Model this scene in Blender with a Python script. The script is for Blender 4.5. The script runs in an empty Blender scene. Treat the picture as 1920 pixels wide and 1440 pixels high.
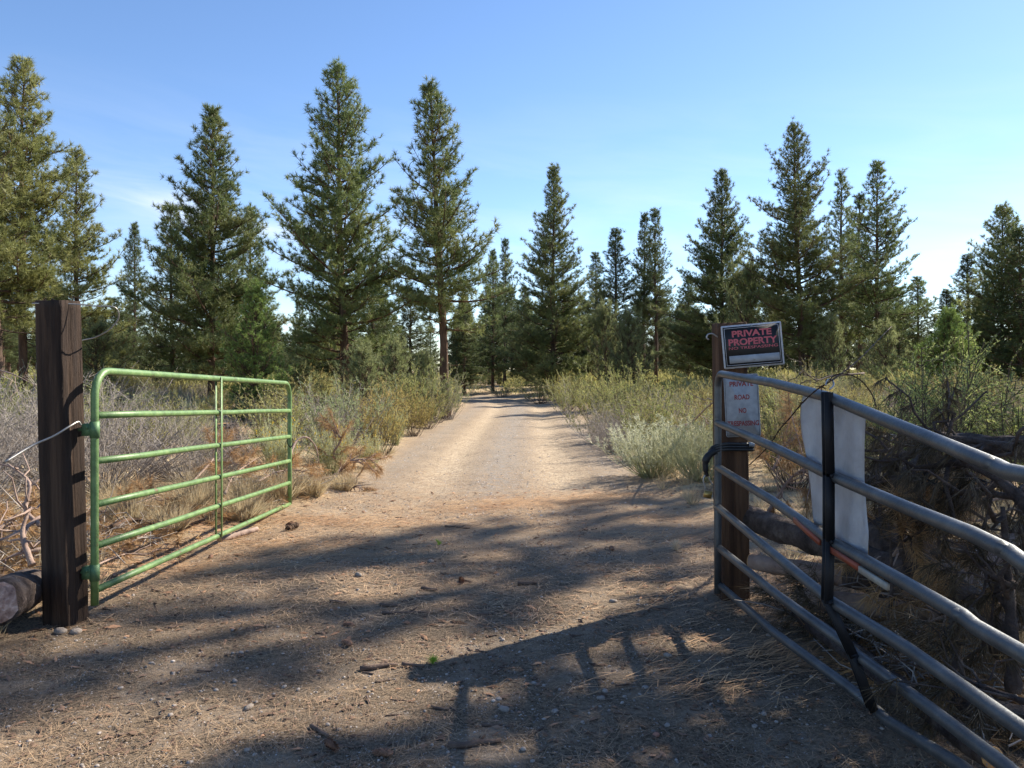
import bpy, math, random
import numpy as np
from math import radians as R_

# ------------------------------------------------------------------ camera, light, exposure
SC = bpy.context.scene
COL = SC.collection
F = 1500.0            # focal length in photo pixels (1920 wide)
EYE = 1.55            # eye height
HY = 693.0            # horizon row of the photograph
SUN_EL, SUN_AZ = 38.0, 54.0     # azimuth clockwise from +Y (the view direction)

cam_d = bpy.data.cameras.new('camera')
cam = bpy.data.objects.new('camera', cam_d)
COL.objects.link(cam)
cam.location = (0, 0, EYE)
cam.rotation_euler = (R_(90), 0, 0)
cam_d.sensor_width = 36
cam_d.lens = F / 1920 * 36
cam_d.shift_y = (HY - 720) / 1920
cam_d.clip_start = 0.05
cam_d.clip_end = 2000
SC.camera = cam

SC.view_settings.view_transform = 'Standard'
SC.view_settings.look = 'None'
SC.view_settings.exposure = 1.1
SC.view_settings.gamma = 1
SC.render.engine = 'CYCLES'
SC.cycles.max_bounces = 6
SC.cycles.diffuse_bounces = 3
SC.cycles.glossy_bounces = 2
SC.cycles.transmission_bounces = 3
SC.cycles.transparent_max_bounces = 4
SC.cycles.caustics_reflective = False
SC.cycles.caustics_refractive = False

world = bpy.data.worlds.new('World')
SC.world = world
world.use_nodes = True
wn, wl = world.node_tree.nodes, world.node_tree.links
wn.clear()
wout = wn.new('ShaderNodeOutputWorld')
wbg = wn.new('ShaderNodeBackground')
wbg.inputs['Strength'].default_value = 0.102
sky = wn.new('ShaderNodeTexSky')
sky.sky_type = 'NISHITA'
sky.sun_disc = False
sky.sun_elevation = R_(SUN_EL)
sky.sun_rotation = R_(SUN_AZ)
sky.altitude = 1300
sky.air_density = 1.0
sky.dust_density = 0.35
sky.ozone_density = 2.5
# thin cirrus, laid out by azimuth and elevation of the sky direction
tc = wn.new('ShaderNodeTexCoord')
sep = wn.new('ShaderNodeSeparateXYZ')
wl.new(tc.outputs['Generated'], sep.inputs[0])
def wmath(op, a, b=None, c=None):
    n = wn.new('ShaderNodeMath'); n.operation = op
    for i, v in enumerate((a, b, c)):
        if v is None: continue
        if isinstance(v, (int, float)): n.inputs[i].default_value = v
        else: wl.new(v, n.inputs[i])
    return n.outputs[0]
az = wmath('ARCTAN2', sep.outputs[0], sep.outputs[1])
el = wmath('ARCSINE', sep.outputs[2])
comb = wn.new('ShaderNodeCombineXYZ')
wl.new(wmath('MULTIPLY', az, 6.0), comb.inputs[0])
wl.new(wmath('MULTIPLY', wmath('ADD', el, wmath('MULTIPLY', az, 0.10)), 34.0), comb.inputs[1])
nz = wn.new('ShaderNodeTexNoise'); nz.inputs['Scale'].default_value = 0.75
nz.inputs['Detail'].default_value = 7; nz.inputs['Roughness'].default_value = 0.55
nz.inputs['Distortion'].default_value = 0.6
wl.new(comb.outputs[0], nz.inputs['Vector'])
def gauss(v, mu, sg):
    d = wmath('DIVIDE', wmath('SUBTRACT', v, mu), sg)
    return wmath('POWER', 2.718, wmath('MULTIPLY', wmath('MULTIPLY', d, d), -1.0))
elt = wmath('ADD', el, wmath('MULTIPLY', az, 0.14))
streak = wmath('MULTIPLY', gauss(elt, 0.130, 0.017), gauss(az, -0.34, 0.15))
streak2 = wmath('MULTIPLY', gauss(wmath('SUBTRACT', el, wmath('MULTIPLY', az, 0.30)), -0.020, 0.010), gauss(az, 0.50, 0.10))
veil = wmath('MULTIPLY', wmath('SUBTRACT', 1.0, wmath('MULTIPLY', wmath('ABSOLUTE', wmath('SUBTRACT', el, 0.14)), 5.0)), 0.22)
veil = wmath('MAXIMUM', veil, 0.0)
tex = wmath('MULTIPLY', wmath('MAXIMUM', wmath('SUBTRACT', nz.outputs['Fac'], 0.38), 0.0), 3.4)
cl = wmath('MULTIPLY', wmath('ADD', wmath('MULTIPLY', streak, 0.55), wmath('ADD', wmath('MULTIPLY', streak2, 0.22), veil)), tex)
cl = wmath('MINIMUM', cl, 0.8)
mixw = wn.new('ShaderNodeMix'); mixw.data_type = 'RGBA'
wl.new(cl, mixw.inputs['Factor'])
shs = wn.new('ShaderNodeHueSaturation'); shs.inputs['Saturation'].default_value = 1.08; shs.inputs['Hue'].default_value = 0.503
wl.new(sky.outputs[0], shs.inputs['Color'])
wl.new(shs.outputs[0], mixw.inputs['A'])
mixw.inputs['B'].default_value = (5.6, 5.8, 6.2, 1)
wl.new(mixw.outputs['Result'], wbg.inputs['Color'])
wl.new(wbg.outputs[0], wout.inputs['Surface'])

sun_d = bpy.data.lights.new('sun', 'SUN')
sun_d.energy = 5.0
sun_d.angle = R_(0.5)
sun_d.color = (1.0, 0.92, 0.78)
sun = bpy.data.objects.new('sun', sun_d)
COL.objects.link(sun)
from mathutils import Vector, Matrix
SD = Vector((math.sin(R_(SUN_AZ)) * math.cos(R_(SUN_EL)), math.cos(R_(SUN_AZ)) * math.cos(R_(SUN_EL)), math.sin(R_(SUN_EL))))
sun.rotation_euler = SD.to_track_quat('Z', 'Y').to_euler()
sun.location = SD * 60

# ------------------------------------------------------------------ helpers
def P(px, py, Y):
    """a photo pixel at depth Y -> a point in the place"""
    return np.array([(px - 960) / F * Y, Y, EYE - (py - HY) / F * Y])

def hash2(ix, iy, s):
    h = np.sin(ix * 127.1 + iy * 311.7 + s * 74.7) * 43758.5453
    return h - np.floor(h)
def vnoise(x, y, s=0):
    x = np.asarray(x, float); y = np.asarray(y, float)
    ix, iy = np.floor(x), np.floor(y)
    fx, fy = x - ix, y - iy
    fx = fx * fx * (3 - 2 * fx); fy = fy * fy * (3 - 2 * fy)
    a = hash2(ix, iy, s); b = hash2(ix + 1, iy, s); c = hash2(ix, iy + 1, s); d = hash2(ix + 1, iy + 1, s)
    return (a + (b - a) * fx) * (1 - fy) + (c + (d - c) * fx) * fy
def fbm(x, y, s=0, o=4):
    t, a, n = 0, 0.5, 0
    for i in range(o):
        t = t + a * vnoise(np.asarray(x) * 2 ** i, np.asarray(y) * 2 ** i, s + i * 13); n += a; a *= 0.5
    return t / n
def sstep(v, a, b):
    t = np.clip((np.asarray(v, float) - a) / (b - a), 0, 1)
    return t * t * (3 - 2 * t)

def road_cx(y):
    y = np.asarray(y, float)
    c = -0.15 + 0.45 * sstep(y, 10, 36)
    return c - np.where(y > 33, (y - 33) ** 2 / 95.0, 0) - np.where(y > 44, (y - 44) ** 2 / 7.0, 0)
def road_edges(y):
    """left and right edge of the bare dirt at depth y"""
    y = np.asarray(y, float)
    hw = 1.9 + 0.35 * sstep(y, 11, 20)
    near = 1 - sstep(y, 6.5, 11)
    left = road_cx(y) - hw - near * 0.75 - 1.4 * (1 - sstep(y, 1.0, 4.6))
    right = road_cx(y) + hw + near * 0.1 + 0.6 * (1 - sstep(y, 4.5, 6.5))
    wob = 0.35 * (fbm(y * 0.6, 0 * y + 3.3, 5) - 0.5)
    return left + wob, right - wob
def road_dist(x, y):
    l, r = road_edges(y)
    return np.maximum(l - x, x - r)          # negative inside
def gz(x, y):
    x = np.asarray(x, float); y = np.asarray(y, float)
    d = road_dist(x, y)
    s = np.maximum(d, 0)
    z = 0.32 * sstep(s, 0, 14) + 0.07 * sstep(d, -0.15, 0.5)
    z = z + 0.10 * (fbm(x * 0.35, y * 0.35, 2, 3) - 0.5) * sstep(d, 0, 3)
    z = z + 0.045 * (fbm(x * 1.7, y * 1.7, 7, 3) - 0.5) * (0.45 + 0.55 * sstep(d, -0.3, 0.5))
    u = x - road_cx(y)
    f = sstep(y, 7, 12) * (1 - sstep(d, -0.2, 0.3))
    z = z - 0.04 * f * (np.exp(-((u - 0.85) / 0.35) ** 2) + np.exp(-((u + 0.85) / 0.35) ** 2))
    return z

rng = np.random.default_rng(11)
random.seed(5)

class MB:
    """collects triangles and quads, built as one mesh"""
    def __init__(s):
        s.v, s.t, s.q, s.n = [], [], [], 0
        s.tm, s.qm = [], []
    def add(s, V, T=None, Q=None, m=0):
        V = np.asarray(V, float).reshape(-1, 3)
        if T is not None and len(T):
            T = np.asarray(T, int).reshape(-1, 3); s.t.append(T + s.n); s.tm.append(np.full(len(T), m))
        if Q is not None and len(Q):
            Q = np.asarray(Q, int).reshape(-1, 4); s.q.append(Q + s.n); s.qm.append(np.full(len(Q), m))
        s.v.append(V); s.n += len(V)
        return s
    def tris(s, V, m=0):
        V = np.asarray(V).reshape(-1, 3)
        return s.add(V, T=np.arange(len(V)).reshape(-1, 3), m=m)
    def tube(s, pts, rad, n=8, cap=True, m=0, jit=0.0):
        pts = np.asarray(pts, float); k = len(pts)
        rad = np.broadcast_to(np.asarray(rad, float), (k,))
        tan = np.gradient(pts, axis=0)
        tan /= np.linalg.norm(tan, axis=1)[:, None] + 1e-9
        up = np.array([0, 0, 1.0]) if abs(tan[0][2]) < 0.9 else np.array([1.0, 0, 0])
        u = np.cross(up, tan[0]); u /= np.linalg.norm(u)
        V = []
        a = np.arange(n) * 2 * np.pi / n
        for i in range(k):
            u = u - tan[i] * np.dot(u, tan[i]); u /= np.linalg.norm(u) + 1e-9
            w = np.cross(tan[i], u)
            r = rad[i] * (1 + (jit * (rng.random(n) - 0.5) if jit else 0))
            V.append(pts[i] + (np.cos(a) * r)[:, None] * u + (np.sin(a) * r)[:, None] * w)
        V = np.concatenate(V)
        i0 = np.arange(k - 1)[:, None] * n + np.arange(n)[None]
        i1 = np.arange(k - 1)[:, None] * n + (np.arange(n)[None] + 1) % n
        Q = np.stack([i0, i1, i1 + n, i0 + n], -1).reshape(-1, 4)
        T = []
        if cap:
            V = np.concatenate([V, pts[:1], pts[-1:]])
            c0, c1 = k * n, k * n + 1
            for j in range(n):
                T.append((c0, (j + 1) % n, j)); T.append((c1, (k - 1) * n + j, (k - 1) * n + (j + 1) % n))
        return s.add(V, T=T, Q=Q, m=m)
    def box(s, c, size, M=None, m=0):
        c = np.asarray(c, float); h = np.asarray(size, float) / 2
        V = np.array([[x, y, z] for z in (-1, 1) for y in (-1, 1) for x in (-1, 1)], float) * h
        if M is not None: V = V @ np.asarray(M).T
        Q = [(0, 2, 3, 1), (4, 5, 7, 6), (0, 1, 5, 4), (2, 6, 7, 3), (0, 4, 6, 2), (1, 3, 7, 5)]
        return s.add(V + c, Q=Q, m=m)
    def mesh(s, name, mats, smooth=False):
        me = bpy.data.meshes.new(name)
        V = np.concatenate(s.v)
        T = np.concatenate(s.t) if s.t else np.zeros((0, 3), int)
        Q = np.concatenate(s.q) if s.q else np.zeros((0, 4), int)
        nt, nq = len(T), len(Q)
        me.vertices.add(len(V)); me.vertices.foreach_set('co', V.astype(np.float32).ravel())
        me.loops.add(nt * 3 + nq * 4)
        me.loops.foreach_set('vertex_index', np.concatenate([T.ravel(), Q.ravel()]).astype(np.int32))
        me.polygons.add(nt + nq)
        me.polygons.foreach_set('loop_start', np.concatenate([np.arange(nt) * 3, nt * 3 + np.arange(nq) * 4]).astype(np.int32))
        mi = np.concatenate((s.tm or [np.zeros(0)]) + (s.qm or [np.zeros(0)])).astype(np.int32)
        if not isinstance(mats, (list, tuple)): mats = [mats]
        for mm in mats: me.materials.append(mm)
        me.polygons.foreach_set('material_index', mi)
        if smooth: me.polygons.foreach_set('use_smooth', np.ones(nt + nq, bool))
        me.update(calc_edges=True)
        return me
    def build(s, name, mats, parent=None, smooth=False, loc=None):
        return link(name, s.mesh(name, mats, smooth), parent, loc)

def link(name, me, parent=None, loc=None, rot=None, scale=None):
    o = bpy.data.objects.new(name, me)
    COL.objects.link(o)
    if parent is not None: o.parent = parent
    if loc is not None: o.location = loc
    if rot is not None: o.rotation_euler = rot
    if scale is not None: o.scale = scale
    return o
def tag(o, label=None, cat=None, group=None, kind=None):
    if label: o['label'] = label
    if cat: o['category'] = cat
    if group: o['group'] = group
    if kind: o['kind'] = kind
    return o
def thing(name, label, cat, loc=(0, 0, 0), rz=0, group=None, scale=None):
    o = link(name, None, None, loc, (0, 0, rz), scale)
    return tag(o, label, cat, group)
def copy_tree(root, loc, rz=0, scale=None, label=None, group=None):
    r = root.copy(); COL.objects.link(r)
    r.location = loc; r.rotation_euler = (0, 0, rz)
    if scale is not None: r.scale = scale
    if label: r['label'] = label
    if group: r['group'] = group
    for ch in root.children:
        c = ch.copy(); COL.objects.link(c); c.parent = r
    return r
def unit(v):
    v = np.asarray(v, float)
    return v / (np.linalg.norm(v, axis=-1, keepdims=True) + 1e-9)
def blades(C, D, L, W, droop=0.0, bend=0.0):
    """one thin triangle from each C along D"""
    n = len(C)
    D = unit(D)
    if droop: D = unit(D + np.array([0, 0, -droop]))
    S = unit(np.cross(D, rng.normal(size=(n, 3))))
    L = np.broadcast_to(L, (n,))[:, None]; W = np.broadcast_to(W, (n,))[:, None]
    V = np.stack([C - S * W / 2, C + S * W / 2, C + D * L], 1)
    return V.reshape(-1, 3)
def tufts(C, D, nb, L, W, spread=0.9, axial=0.12, droop=0.0):
    C = np.repeat(C, nb, 0); D = np.repeat(unit(D), nb, 0)
    n = len(C)
    u = rng.random((n, 1))
    C = C + D * (u - 0.3) * axial
    dd = D + rng.normal(size=(n, 3)) * spread * 0.62
    return blades(C, dd, L * rng.uniform(0.7, 1.15, n), W, droop)
def curve(p0, p1, sag=0.0, n=7, wob=0.0, side=None):
    p0 = np.asarray(p0, float); p1 = np.asarray(p1, float)
    t = np.linspace(0, 1, n)[:, None]
    p = p0 + (p1 - p0) * t
    p = p + np.array([0, 0, -sag]) * (4 * t * (1 - t))
    if side is not None: p = p + np.asarray(side) * (4 * t * (1 - t))
    if wob:
        w = rng.normal(size=(n, 3)) * wob; w[0] = 0; w[-1] = 0
        p = p + w
    return p

# ------------------------------------------------------------------ materials
def M(name, stops, scale=5.0, rough=0.85, bump=0.0, bscale=None, stretch=(1, 1, 1), coord='Object', orand=0.0,
      transl=0.0, metal=0.0, detail=6, spec=0.3, hue=0.0, distort=0.0, island=0.0):
    m = bpy.data.materials.new(name); m.use_nodes = True
    N, L = m.node_tree.nodes, m.node_tree.links
    bs = N['Principled BSDF']; out = N['Material Output']
    bs.inputs['Roughness'].default_value = rough
    bs.inputs['Metallic'].default_value = metal
    bs.inputs['Specular IOR Level'].default_value = spec
    t = N.new('ShaderNodeTexCoord')
    mp = N.new('ShaderNodeMapping'); mp.inputs['Scale'].default_value = stretch
    L.new(t.outputs[coord], mp.inputs['Vector'])
    nz = N.new('ShaderNodeTexNoise'); nz.inputs['Scale'].default_value = scale
    nz.inputs['Detail'].default_value = detail; nz.inputs['Roughness'].default_value = 0.62
    nz.inputs['Distortion'].default_value = distort
    L.new(mp.outputs[0], nz.inputs['Vector'])
    cr = N.new('ShaderNodeValToRGB')
    el = cr.color_ramp.elements
    while len(el) < len(stops): el.new(0.5)
    k = len(stops)
    for i, st in enumerate(stops):
        if len(st) == 4: pos, c = st[0], st[1:]
        else: pos, c = 0.3 + 0.4 * i / max(1, k - 1), st
        el[i].position = pos; el[i].color = (*c, 1)
    L.new(nz.outputs['Fac'], cr.inputs[0])
    col = cr.outputs[0]
    if orand or hue or island:
        hs = N.new('ShaderNodeHueSaturation')
        oi = N.new('ShaderNodeObjectInfo')
        src = oi.outputs['Random']
        mr = N.new('ShaderNodeMapRange'); mr.inputs['To Min'].default_value = 1 - orand; mr.inputs['To Max'].default_value = 1 + orand
        L.new(src, mr.inputs['Value'])
        val = mr.outputs[0]
        if island:
            ge = N.new('ShaderNodeNewGeometry')
            mi = N.new('ShaderNodeMapRange'); mi.inputs['To Min'].default_value = 1 - island; mi.inputs['To Max'].default_value = 1 + island
            L.new(ge.outputs['Random Per Island'], mi.inputs['Value'])
            mu = N.new('ShaderNodeMath'); mu.operation = 'MULTIPLY'
            L.new(val, mu.inputs[0]); L.new(mi.outputs[0], mu.inputs[1]); val = mu.outputs[0]
        L.new(val, hs.inputs['Value'])
        if hue:
            m2 = N.new('ShaderNodeMapRange'); m2.inputs['To Min'].default_value = 0.5 - hue; m2.inputs['To Max'].default_value = 0.5 + hue
            mo = N.new('ShaderNodeMath'); mo.operation = 'FRACT'
            mm = N.new('ShaderNodeMath'); mm.operation = 'MULTIPLY'; mm.inputs[1].default_value = 7.31
            L.new(src, mm.inputs[0]); L.new(mm.outputs[0], mo.inputs[0]); L.new(mo.outputs[0], m2.inputs['Value'])
            L.new(m2.outputs[0], hs.inputs['Hue'])
        L.new(col, hs.inputs['Color']); col = hs.outputs[0]
    L.new(col, bs.inputs['Base Color'])
    if bump:
        b2 = N.new('ShaderNodeTexNoise'); b2.inputs['Scale'].default_value = bscale or scale * 3; b2.inputs['Detail'].default_value = 8
        b2.inputs['Roughness'].default_value = 0.65
        L.new(mp.outputs[0], b2.inputs['Vector'])
        bp = N.new('ShaderNodeBump'); bp.inputs['Strength'].default_value = min(1.0, bump); bp.inputs['Distance'].default_value = 0.01 * max(1, bump)
        L.new(b2.outputs['Fac'], bp.inputs['Height']); L.new(bp.outputs[0], bs.inputs['Normal'])
    if transl:
        tr = N.new('ShaderNodeBsdfTranslucent'); mx = N.new('ShaderNodeMixShader'); mx.inputs[0].default_value = transl
        L.new(col, tr.inputs['Color']); L.new(bs.outputs[0], mx.inputs[1]); L.new(tr.outputs[0], mx.inputs[2])
        L.new(mx.outputs[0], out.inputs['Surface'])
    return m

NEEDLE = M('pine_needles', [(0.3, 0.107, 0.145, 0.053), (0.5, 0.174, 0.209, 0.073), (0.72, 0.301, 0.300, 0.111)], 0.9, 0.55, orand=0.16, hue=0.012, transl=0.30, island=0.3, spec=0.4)
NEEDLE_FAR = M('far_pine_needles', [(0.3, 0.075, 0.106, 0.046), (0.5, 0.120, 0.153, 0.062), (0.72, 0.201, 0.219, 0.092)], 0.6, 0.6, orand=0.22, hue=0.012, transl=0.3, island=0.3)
NEEDLE_YOUNG = M('young_needles', [(0.3, 0.131, 0.204, 0.053), (0.7, 0.275, 0.355, 0.101)], 1.5, 0.55, orand=0.1, transl=0.35, island=0.3)
NEEDLE_YELLOW = M('olive_needles', [(0.3, 0.161, 0.187, 0.062), (0.7, 0.334, 0.327, 0.123)], 0.9, 0.55, orand=0.1, transl=0.35, island=0.3)
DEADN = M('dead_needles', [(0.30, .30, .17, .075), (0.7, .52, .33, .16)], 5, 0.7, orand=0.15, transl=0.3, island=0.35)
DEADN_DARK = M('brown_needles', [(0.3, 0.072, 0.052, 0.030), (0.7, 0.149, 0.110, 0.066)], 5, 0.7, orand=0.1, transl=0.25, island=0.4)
BARK = M('pine_bark', [(0.32, 0.034, 0.024, 0.019), (0.5, 0.098, 0.064, 0.046), (0.7, 0.180, 0.116, 0.083)], 6, 0.95, bump=2, bscale=14, stretch=(1, 1, 0.25))
BARK_OLD = M('orange_pine_bark', [(0.32, 0.033, 0.021, 0.014), (0.5, 0.096, 0.057, 0.036), (0.7, 0.180, 0.108, 0.066)], 6, 0.95, bump=2, bscale=14, stretch=(1, 1, 0.25))
TWIG = M('grey_twigs', [(0.3, 0.196, 0.167, 0.144), (0.7, 0.391, 0.345, 0.310)], 8, 0.9, orand=0.12, island=0.25)
TWIG_DARK = M('brown_twigs', [(0.3, .06, .045, .035), (0.7, .15, .11, .085)], 8, 0.9, island=0.25)
DEADWOOD = M('dead_branch_wood', [(0.3, .20, .13, .105), (0.7, .42, .31, .25)], 9, 0.9, bump=1, stretch=(1, 1, 1))
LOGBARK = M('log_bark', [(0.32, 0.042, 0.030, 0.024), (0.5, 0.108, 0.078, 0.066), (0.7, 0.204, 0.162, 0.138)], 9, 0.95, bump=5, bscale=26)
CUT = M('sawn_wood', [(0.3, .48, .25, .10), (0.7, .70, .44, .20)], 14, 0.85, bump=0.6)
LEAF_OLIVE = M('bitterbrush_leaves', [(0.3, 0.214, 0.222, 0.079), (0.5, 0.351, 0.347, 0.127), (0.7, 0.488, 0.433, 0.169)], 2.2, 0.7, orand=0.18, hue=0.02, transl=0.4, island=0.25)
LEAF_GREY = M('greygreen_brush_leaves', [(0.3, 0.210, 0.227, 0.114), (0.5, 0.336, 0.356, 0.171), (0.7, 0.462, 0.454, 0.228)], 2.2, 0.75, orand=0.2, hue=0.02, transl=0.35, island=0.25)
LEAF_GOLD = M('golden_brush_leaves', [(0.3, 0.267, 0.230, 0.073), (0.5, 0.438, 0.367, 0.125), (0.7, 0.571, 0.459, 0.188)], 2.2, 0.75, orand=0.18, hue=0.015, transl=0.4, island=0.25)
LEAF_PALE = M('rabbitbrush_leaves', [(0.3, 0.384, 0.400, 0.216), (0.7, 0.648, 0.626, 0.372)], 4, 0.7, orand=0.12, hue=0.012, transl=0.35, island=0.2)
LEAF_DRY = M('dry_grass_blades', [(0.30, .36, .28, .165), (0.7, .62, .52, .34)], 5, 0.8, orand=0.15, transl=0.4, island=0.25)
FLOWER = M('yellow_flowers', [(0.30, .62, .42, .03), (0.7, .80, .62, .08)], 5, 0.7, transl=0.3)
LEAF_BRIGHT = M('leafy_shrub_leaves', [(0.3, 0.221, 0.272, 0.085), (0.7, 0.510, 0.544, 0.204)], 5, 0.7, transl=0.4, island=0.3)
def simple(name, c, rough=0.5, metal=0.0, c2=None, scale=20, bump=0.0, spec=0.4):
    c2 = c2 or tuple(v * 0.75 for v in c)
    return M(name, [(0.35, *c2), (0.65, *c)], scale, rough, bump=bump, metal=metal, spec=spec)

# ------------------------------------------------------------------ ground
def axis(parts):
    out = [parts[0][0]]
    for a, b, d0, d1 in parts:
        x = a; L = b - a
        n = max(2, int(round(2 * L / (d0 + d1))))
        w = np.linspace(d0, d1, n); w = w / w.sum() * L
        out.extend(a + np.cumsum(w))
    return np.array(out)
ys = axis([(-60, 1.2, 6, 0.4), (1.2, 2.2, .1, .03), (2.2, 6, .03, .045), (6, 12, .045, .12), (12, 40, .12, .7), (40, 130, .7, 6), (130, 600, 6, 60)])
xr = axis([(0, 4, .034, .04), (4, 10, .04, .35), (10, 60, .35, 4), (60, 500, 4, 60)])
xs = np.concatenate([-xr[::-1], xr[1:]])
X, Y = np.meshgrid(xs, ys)
dR = road_dist(X, Y)
Z = gz(X, Y)
nearm = (1 - sstep(Y, 10, 20)) * (1 - sstep(np.abs(X), 6, 10))
Z = Z + nearm * (0.020 * (fbm(X * 6, Y * 6, 21, 4) - 0.5) + 0.010 * (fbm(X * 22, Y * 22, 31, 3) - 0.5))
def fine(x, y):
    nm = (1 - sstep(y, 10, 20)) * (1 - sstep(np.abs(x), 6, 10))
    return gz(x, y) + nm * (0.020 * (fbm(x * 6, y * 6, 21, 4) - 0.5) + 0.010 * (fbm(x * 22, y * 22, 31, 3) - 0.5))
ny, nx = X.shape
g = MB()
idx = np.arange(ny * nx).reshape(ny, nx)
g.add(np.stack([X, Y, Z], -1).reshape(-1, 3), Q=np.stack([idx[:-1, :-1], idx[:-1, 1:], idx[1:, 1:], idx[1:, :-1]], -1).reshape(-1, 4))

GM = bpy.data.materials.new('dirt_ground'); GM.use_nodes = True
N, L = GM.node_tree.nodes, GM.node_tree.links
bs = N['Principled BSDF']; bs.inputs['Roughness'].default_value = 0.95; bs.inputs['Specular IOR Level'].default_value = 0.15
tcg = N.new('ShaderNodeTexCoord')
def gnoise(scale, detail=6, rough=0.6, stretch=None, dist=0):
    n = N.new('ShaderNodeTexNoise'); n.inputs['Scale'].default_value = scale; n.inputs['Detail'].default_value = detail
    n.inputs['Roughness'].default_value = rough; n.inputs['Distortion'].default_value = dist
    if stretch:
        mp = N.new('ShaderNodeMapping'); mp.inputs['Scale'].default_value = stretch
        L.new(tcg.outputs['Object'], mp.inputs[0]); L.new(mp.outputs[0], n.inputs['Vector'])
    else: L.new(tcg.outputs['Object'], n.inputs['Vector'])
    return n.outputs['Fac']
def gmap(v, a, b, c=0.0, d=1.0):
    m = N.new('ShaderNodeMapRange'); m.inputs['From Min'].default_value = a; m.inputs['From Max'].default_value = b
    m.inputs['To Min'].default_value = c; m.inputs['To Max'].default_value = d
    L.new(v, m.inputs['Value']); return m.outputs[0]
def gmix(f, a, b, mode='MIX'):
    m = N.new('ShaderNodeMix'); m.data_type = 'RGBA'; m.blend_type = mode
    for s, v in (('Factor', f), ('A', a), ('B', b)):
        if isinstance(v, (int, float)): m.inputs[s].default_value = v
        elif isinstance(v, tuple): m.inputs[s].default_value = (*v, 1)
        else: L.new(v, m.inputs[s])
    return m.outputs['Result']
def gmul(a, b):
    m = N.new('ShaderNodeMath'); m.operation = 'MULTIPLY'
    for i, v in enumerate((a, b)):
        if isinstance(v, (int, float)): m.inputs[i].default_value = v
        else: L.new(v, m.inputs[i])
    return m.outputs[0]
def gattr(nm):
    a = N.new('ShaderNodeAttribute'); a.attribute_name = nm; return a.outputs['Fac']
dirt = gmix(gmap(gnoise(1.3, 8), .35, .65), (.27, .20, .135), (.38, .29, .20))
dirt = gmix(gmap(gnoise(5, 8, .7), .5, .7), dirt, (.22, .17, .125))
dirt = gmix(gmul(gattr('wheel'), gmap(gnoise(7, 6), .25, .6)), dirt, (.52, .41, .285))
dirt = gmix(gmap(gnoise(26, 6), .48, .64), dirt, (.20, .145, .10))
dirt = gmix(gmap(gnoise(90, 4, .7), .55, .7), dirt, (.58, .46, .34))
grav = gmix(gmap(gnoise(60, 5, .7), .4, .65), (.19, .165, .145), (.42, .38, .33))
c = gmix(gmul(gattr('gravel'), gmap(gnoise(9, 6), .38, .58)), dirt, grav)
need = gmix(gmap(gnoise(45, 5, .7, (1, 2.2, 1), 1.5), .38, .62), (.20, .13, .08), (.47, .34, .22))
c = gmix(gmul(gattr('litter'), gmap(gnoise(4.0, 8, .68), .47, .56)), c, need)
duff = gmix(gmap(gnoise(30, 6, .7), .4, .62), (.15, .10, .065), (.50, .36, .21))
duff = gmix(gmap(gnoise(2.0, 6, .6), .45, .62), duff, (.50, .40, .25))
c = gmix(gattr('verge'), c, duff)
soil_shade = gmix(gmap(gnoise(55, 7, .75), .40, .62), (.048, .035, .025), (.26, .19, .125))  # dark duff and grit near the camera, with foreground shade painted in
soil_shade = gmix(gmap(gnoise(170, 3, .7), .58, .68), soil_shade, (.50, .40, .29))
c = gmix(gmul(gattr('soil_shade'), gmap(gnoise(2.6, 8, .66), .34, .52)), c, soil_shade)
L.new(c, bs.inputs['Base Color'])
bp = N.new('ShaderNodeBump'); bp.inputs['Strength'].default_value = 1.0; bp.inputs['Distance'].default_value = 0.02
hh = gmix(0.5, gnoise(45, 6, .7), gnoise(140, 4, .7))
L.new(hh, bp.inputs['Height']); L.new(bp.outputs[0], bs.inputs['Normal'])

ground = g.build('ground', GM, smooth=True)
tag(ground, 'dry dirt ground and track with pine litter on it', kind='structure')
def setattr_(me, nm, arr):
    a = me.attributes.new(nm, 'FLOAT', 'POINT'); a.data.foreach_set('value', np.asarray(arr, np.float32).ravel())
U = X - road_cx(Y)
gravel_a = np.exp(-((U + 0.05) / 0.38) ** 2) * sstep(Y, 8, 11) + 0.6 * np.exp(-((np.abs(U) - 1.7) / 0.3) ** 2) * sstep(Y, 9, 12)
setattr_(ground.data, 'gravel', np.clip(gravel_a + 0.35 * (1 - sstep(Y, 4, 7)), 0, 1))
lit = .8 * (1 - sstep(Y + 4.5 * (fbm(X * .8, Y * .8, 61, 3) - .5), 8.6, 10.8)) * sstep(Y, 4.5, 7.5) + 0.35 * (1 - sstep(Y, 4.5, 7.5)) + 0.5 * sstep(dR, -0.6, 0.2)
setattr_(ground.data, 'litter', np.clip(lit, 0, 1))
wh = np.exp(-((np.abs(U + .02) - .88) / .36) ** 2) * sstep(Y, 8.5, 12) * (.5 + .9 * fbm(X * .6, Y * .25, 91, 3))
setattr_(ground.data, 'wheel', np.clip(wh, 0, 1))
setattr_(ground.data, 'verge', sstep(dR + 0.5 * (fbm(X * 1.5, Y * 1.5, 44) - 0.5), -0.1, 0.5))
setattr_(ground.data, 'soil_shade', np.clip((1 - sstep(Y, 4.8, 8.5)), 0, 1) * 0.92)

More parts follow.
